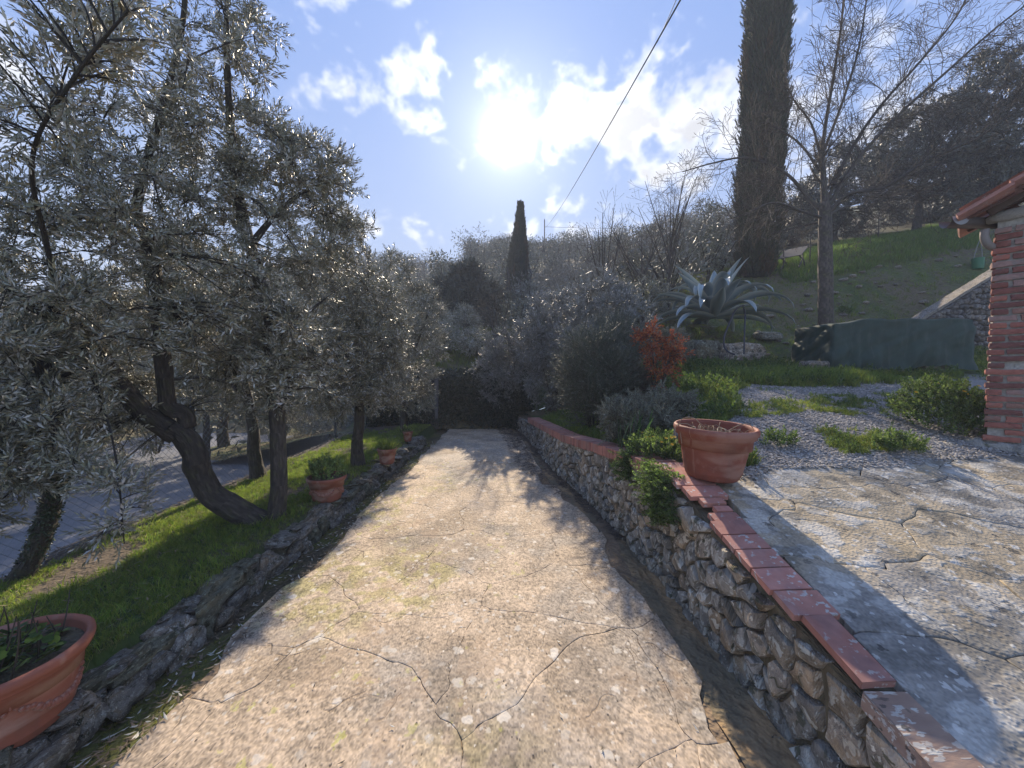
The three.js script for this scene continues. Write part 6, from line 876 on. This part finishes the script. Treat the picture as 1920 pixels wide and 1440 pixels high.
// ---------------------------------------------------------------- overhead cables
{
  const pd = 62, pb = onLand(at(1021, 440, pd).x, pd), top = at(1021, 412, pd), pole = thing('utility_pole', 'thin dark utility pole on the skyline where the cables end', 'pole', null, pb), hh = top.y - pb.y; part(pole, 'shaft', new MB().tube([V(0, -0.3, 0), V(0, hh * 0.5, 0), V(0, hh, 0)], [0.11, 0.08], 8).geo(), plain(0.05, 0.045, 0.04, 0.9)); part(pole, 'insulator', new MB().tube([V(0, hh, 0), V(0, hh + 0.15, 0)], [0.05, 0.03], 6).geo(), plain(0.08, 0.07, 0.06, 0.9));
  const sag = (a, b, k, n = 40) => Array.from({ length: n + 1 }, (_, i) => { const t = Math.pow(i / n, 1.6), p = a.clone().lerp(b, t); p.y -= k * 4 * t * (1 - t); return p; }), cab = (label, a, b, k, r) => tag(part(scene, 'overhead_cable', new MB().tube(sag(a, b, k), [r, r * 1.0], 6).geo(), plain(0.03, 0.03, 0.032, 0.6)), label, 'cable'), e = at(1021, 428, pd);
  cab('thick black overhead cable crossing the sky to the hilltop pole', at(1287, -20, 6.5), e, 0.5, 0.016);
  cab('thinner cable running just beside the thick overhead cable', at(1276, -20, 6.7), at(1232, 80, 8.6), 0.02, 0.007);
  cab('thin horizontal wire along the skyline right of the pole', at(1021, 425, pd), at(1420, 415, pd), 0.6, 0.022);
}

// ---------------------------------------------------------------- fallen leaves, twigs and grit
{
  const leaf = (() => { const m = new MB(); addLeaf(m, V(-0.022, 0.002, 0), V(1, 0.1, 0).normalize(), V(0, 0, 1), 0.045, 0.011, [1, 1, 1], 0.1, 0.3); return m.geo(); })(), twig = new MB().tube([V(-0.05, 0.003, 0), V(0, 0.008, 0.006), V(0.05, 0.003, -0.004)], [0.0022, 0.0012], 4, { col: [1, 1, 1] }).geo();
  const r = RNG(1301), L = [], T = [], mat = leafMat(0.8);
  const lay = (list, x, y, d, c, s) => list.push({ p: V(x, y, -d), dir: V(r.n() * 0.2, 1, r.n() * 0.2).normalize(), roll: r.u(0, 6.28), s, c });
  for (let i = 0; i < 2300; i++) { const d = 0.7 + 8 * Math.pow(r(), 1.2), x = r.u(-1.98, -1.58); lay(L, x, lowY(x, d) + 0.008 + (x > -1.64 ? 0.05 : 0), d, r() < 0.2 ? [0.45, 0.43, 0.36] : shade([0.13, 0.095, 0.06], r.u(0.5, 1.6)), r.u(0.7, 1.2)); }
  for (let i = 0; i < 900; i++) { const d = r.u(1, 9), x = r.u(-3.9, -2.1); lay(L, x, lawnY(x, d) + 0.02, d, shade([0.2, 0.16, 0.10], r.u(0.6, 1.6)), r.u(0.7, 1.1)); }
  for (let i = 0; i < 2200; i++) { const d = r.u(1, 10), x = r.u(-5.0, -3.45); lay(r() < 0.7 ? L : T, x, lowY(x, d) + 0.01, d, shade([0.10, 0.075, 0.055], r.u(0.5, 1.7)), r.u(0.8, 1.4)); }
  for (let i = 0; i < 260; i++) { const d = 0.8 + 8 * r(), x = r.u(-1.6, 1.0); lay(L, x, 0.006, d, r() < 0.25 ? [0.5, 0.48, 0.42] : [0.06, 0.045, 0.03], r.u(0.3, 0.8)); }
  for (let i = 0; i < 4200; i++) { const d = 3.6 + 6.4 * r(), w = 0.14 + 0.42 * smooth(3.6, 6.5, d), k = r(), x = wallX(d) - 0.03 - w * k * k; lay(r() < 0.55 ? T : L, x, (x < driveRight(d) ? 0.004 : -0.04) + 0.012 * r(), d, shade([0.085, 0.065, 0.05], r.u(0.4, 1.8)), r.u(0.6, 1.5)); }
  for (let i = 0; i < 420; i++) { const d = r.u(0.8, 4), x = r.u(driveRight(d), wallX(d) - 0.02); lay(L, x, -0.04, d, shade([0.16, 0.12, 0.075], r.u(0.4, 1.6)), r.u(0.3, 0.8)); }
  tag(scatter(scene, 'fallen_leaves', leaf, mat, L), 'fallen olive leaves littering the gutters and lawn edge', 'fallen leaves', null, 'stuff'); tag(scatter(scene, 'fallen_twigs', twig, mat, T), 'dry twigs heaped along the foot of the stone wall', 'fallen twigs', null, 'stuff');
  // brown earth fillet between the drive and the wall
  structure('gutter_earth', sheet((d) => spread(driveRight(d) - 0.01, wallX(d) + 0.02, 8), spread(-1, 10.3, 120), (x, d) => lerp(-0.012, -0.035, smooth(driveRight(d), wallX(d) - 0.03, x)) + (fbm(x * 12, d * 9, 3) - 0.5) * 0.035 - 0.004, (x, d) => mix3([0.33, 0.22, 0.115], [0.17, 0.14, 0.09], smooth(0.35, 0.6, fbm(x * 5 + 3, d * 3, 4)))), matLand, 'brown earthy gutter between the drive and the stone wall');
}

// ---------------------------------------------------------------- every group's origin at the base of its thing
scene.updateMatrixWorld(true);
for (const o of scene.children) {
  if (!o.isGroup || o.position.lengthSq() > 0 || !o.children.length) continue;
  const b = new THREE.Box3(), q = new THREE.Box3(); o.traverse((m) => { if (m.isMesh && !m.isInstancedMesh) { m.geometry.computeBoundingBox(); b.union(q.copy(m.geometry.boundingBox).applyMatrix4(m.matrixWorld)); } });
  if (b.isEmpty()) continue; const p = V((b.min.x + b.max.x) / 2, b.min.y, (b.min.z + b.max.z) / 2); o.position.copy(p); for (const c of o.children) c.position.sub(p);
}
renderer.render(scene, camera);
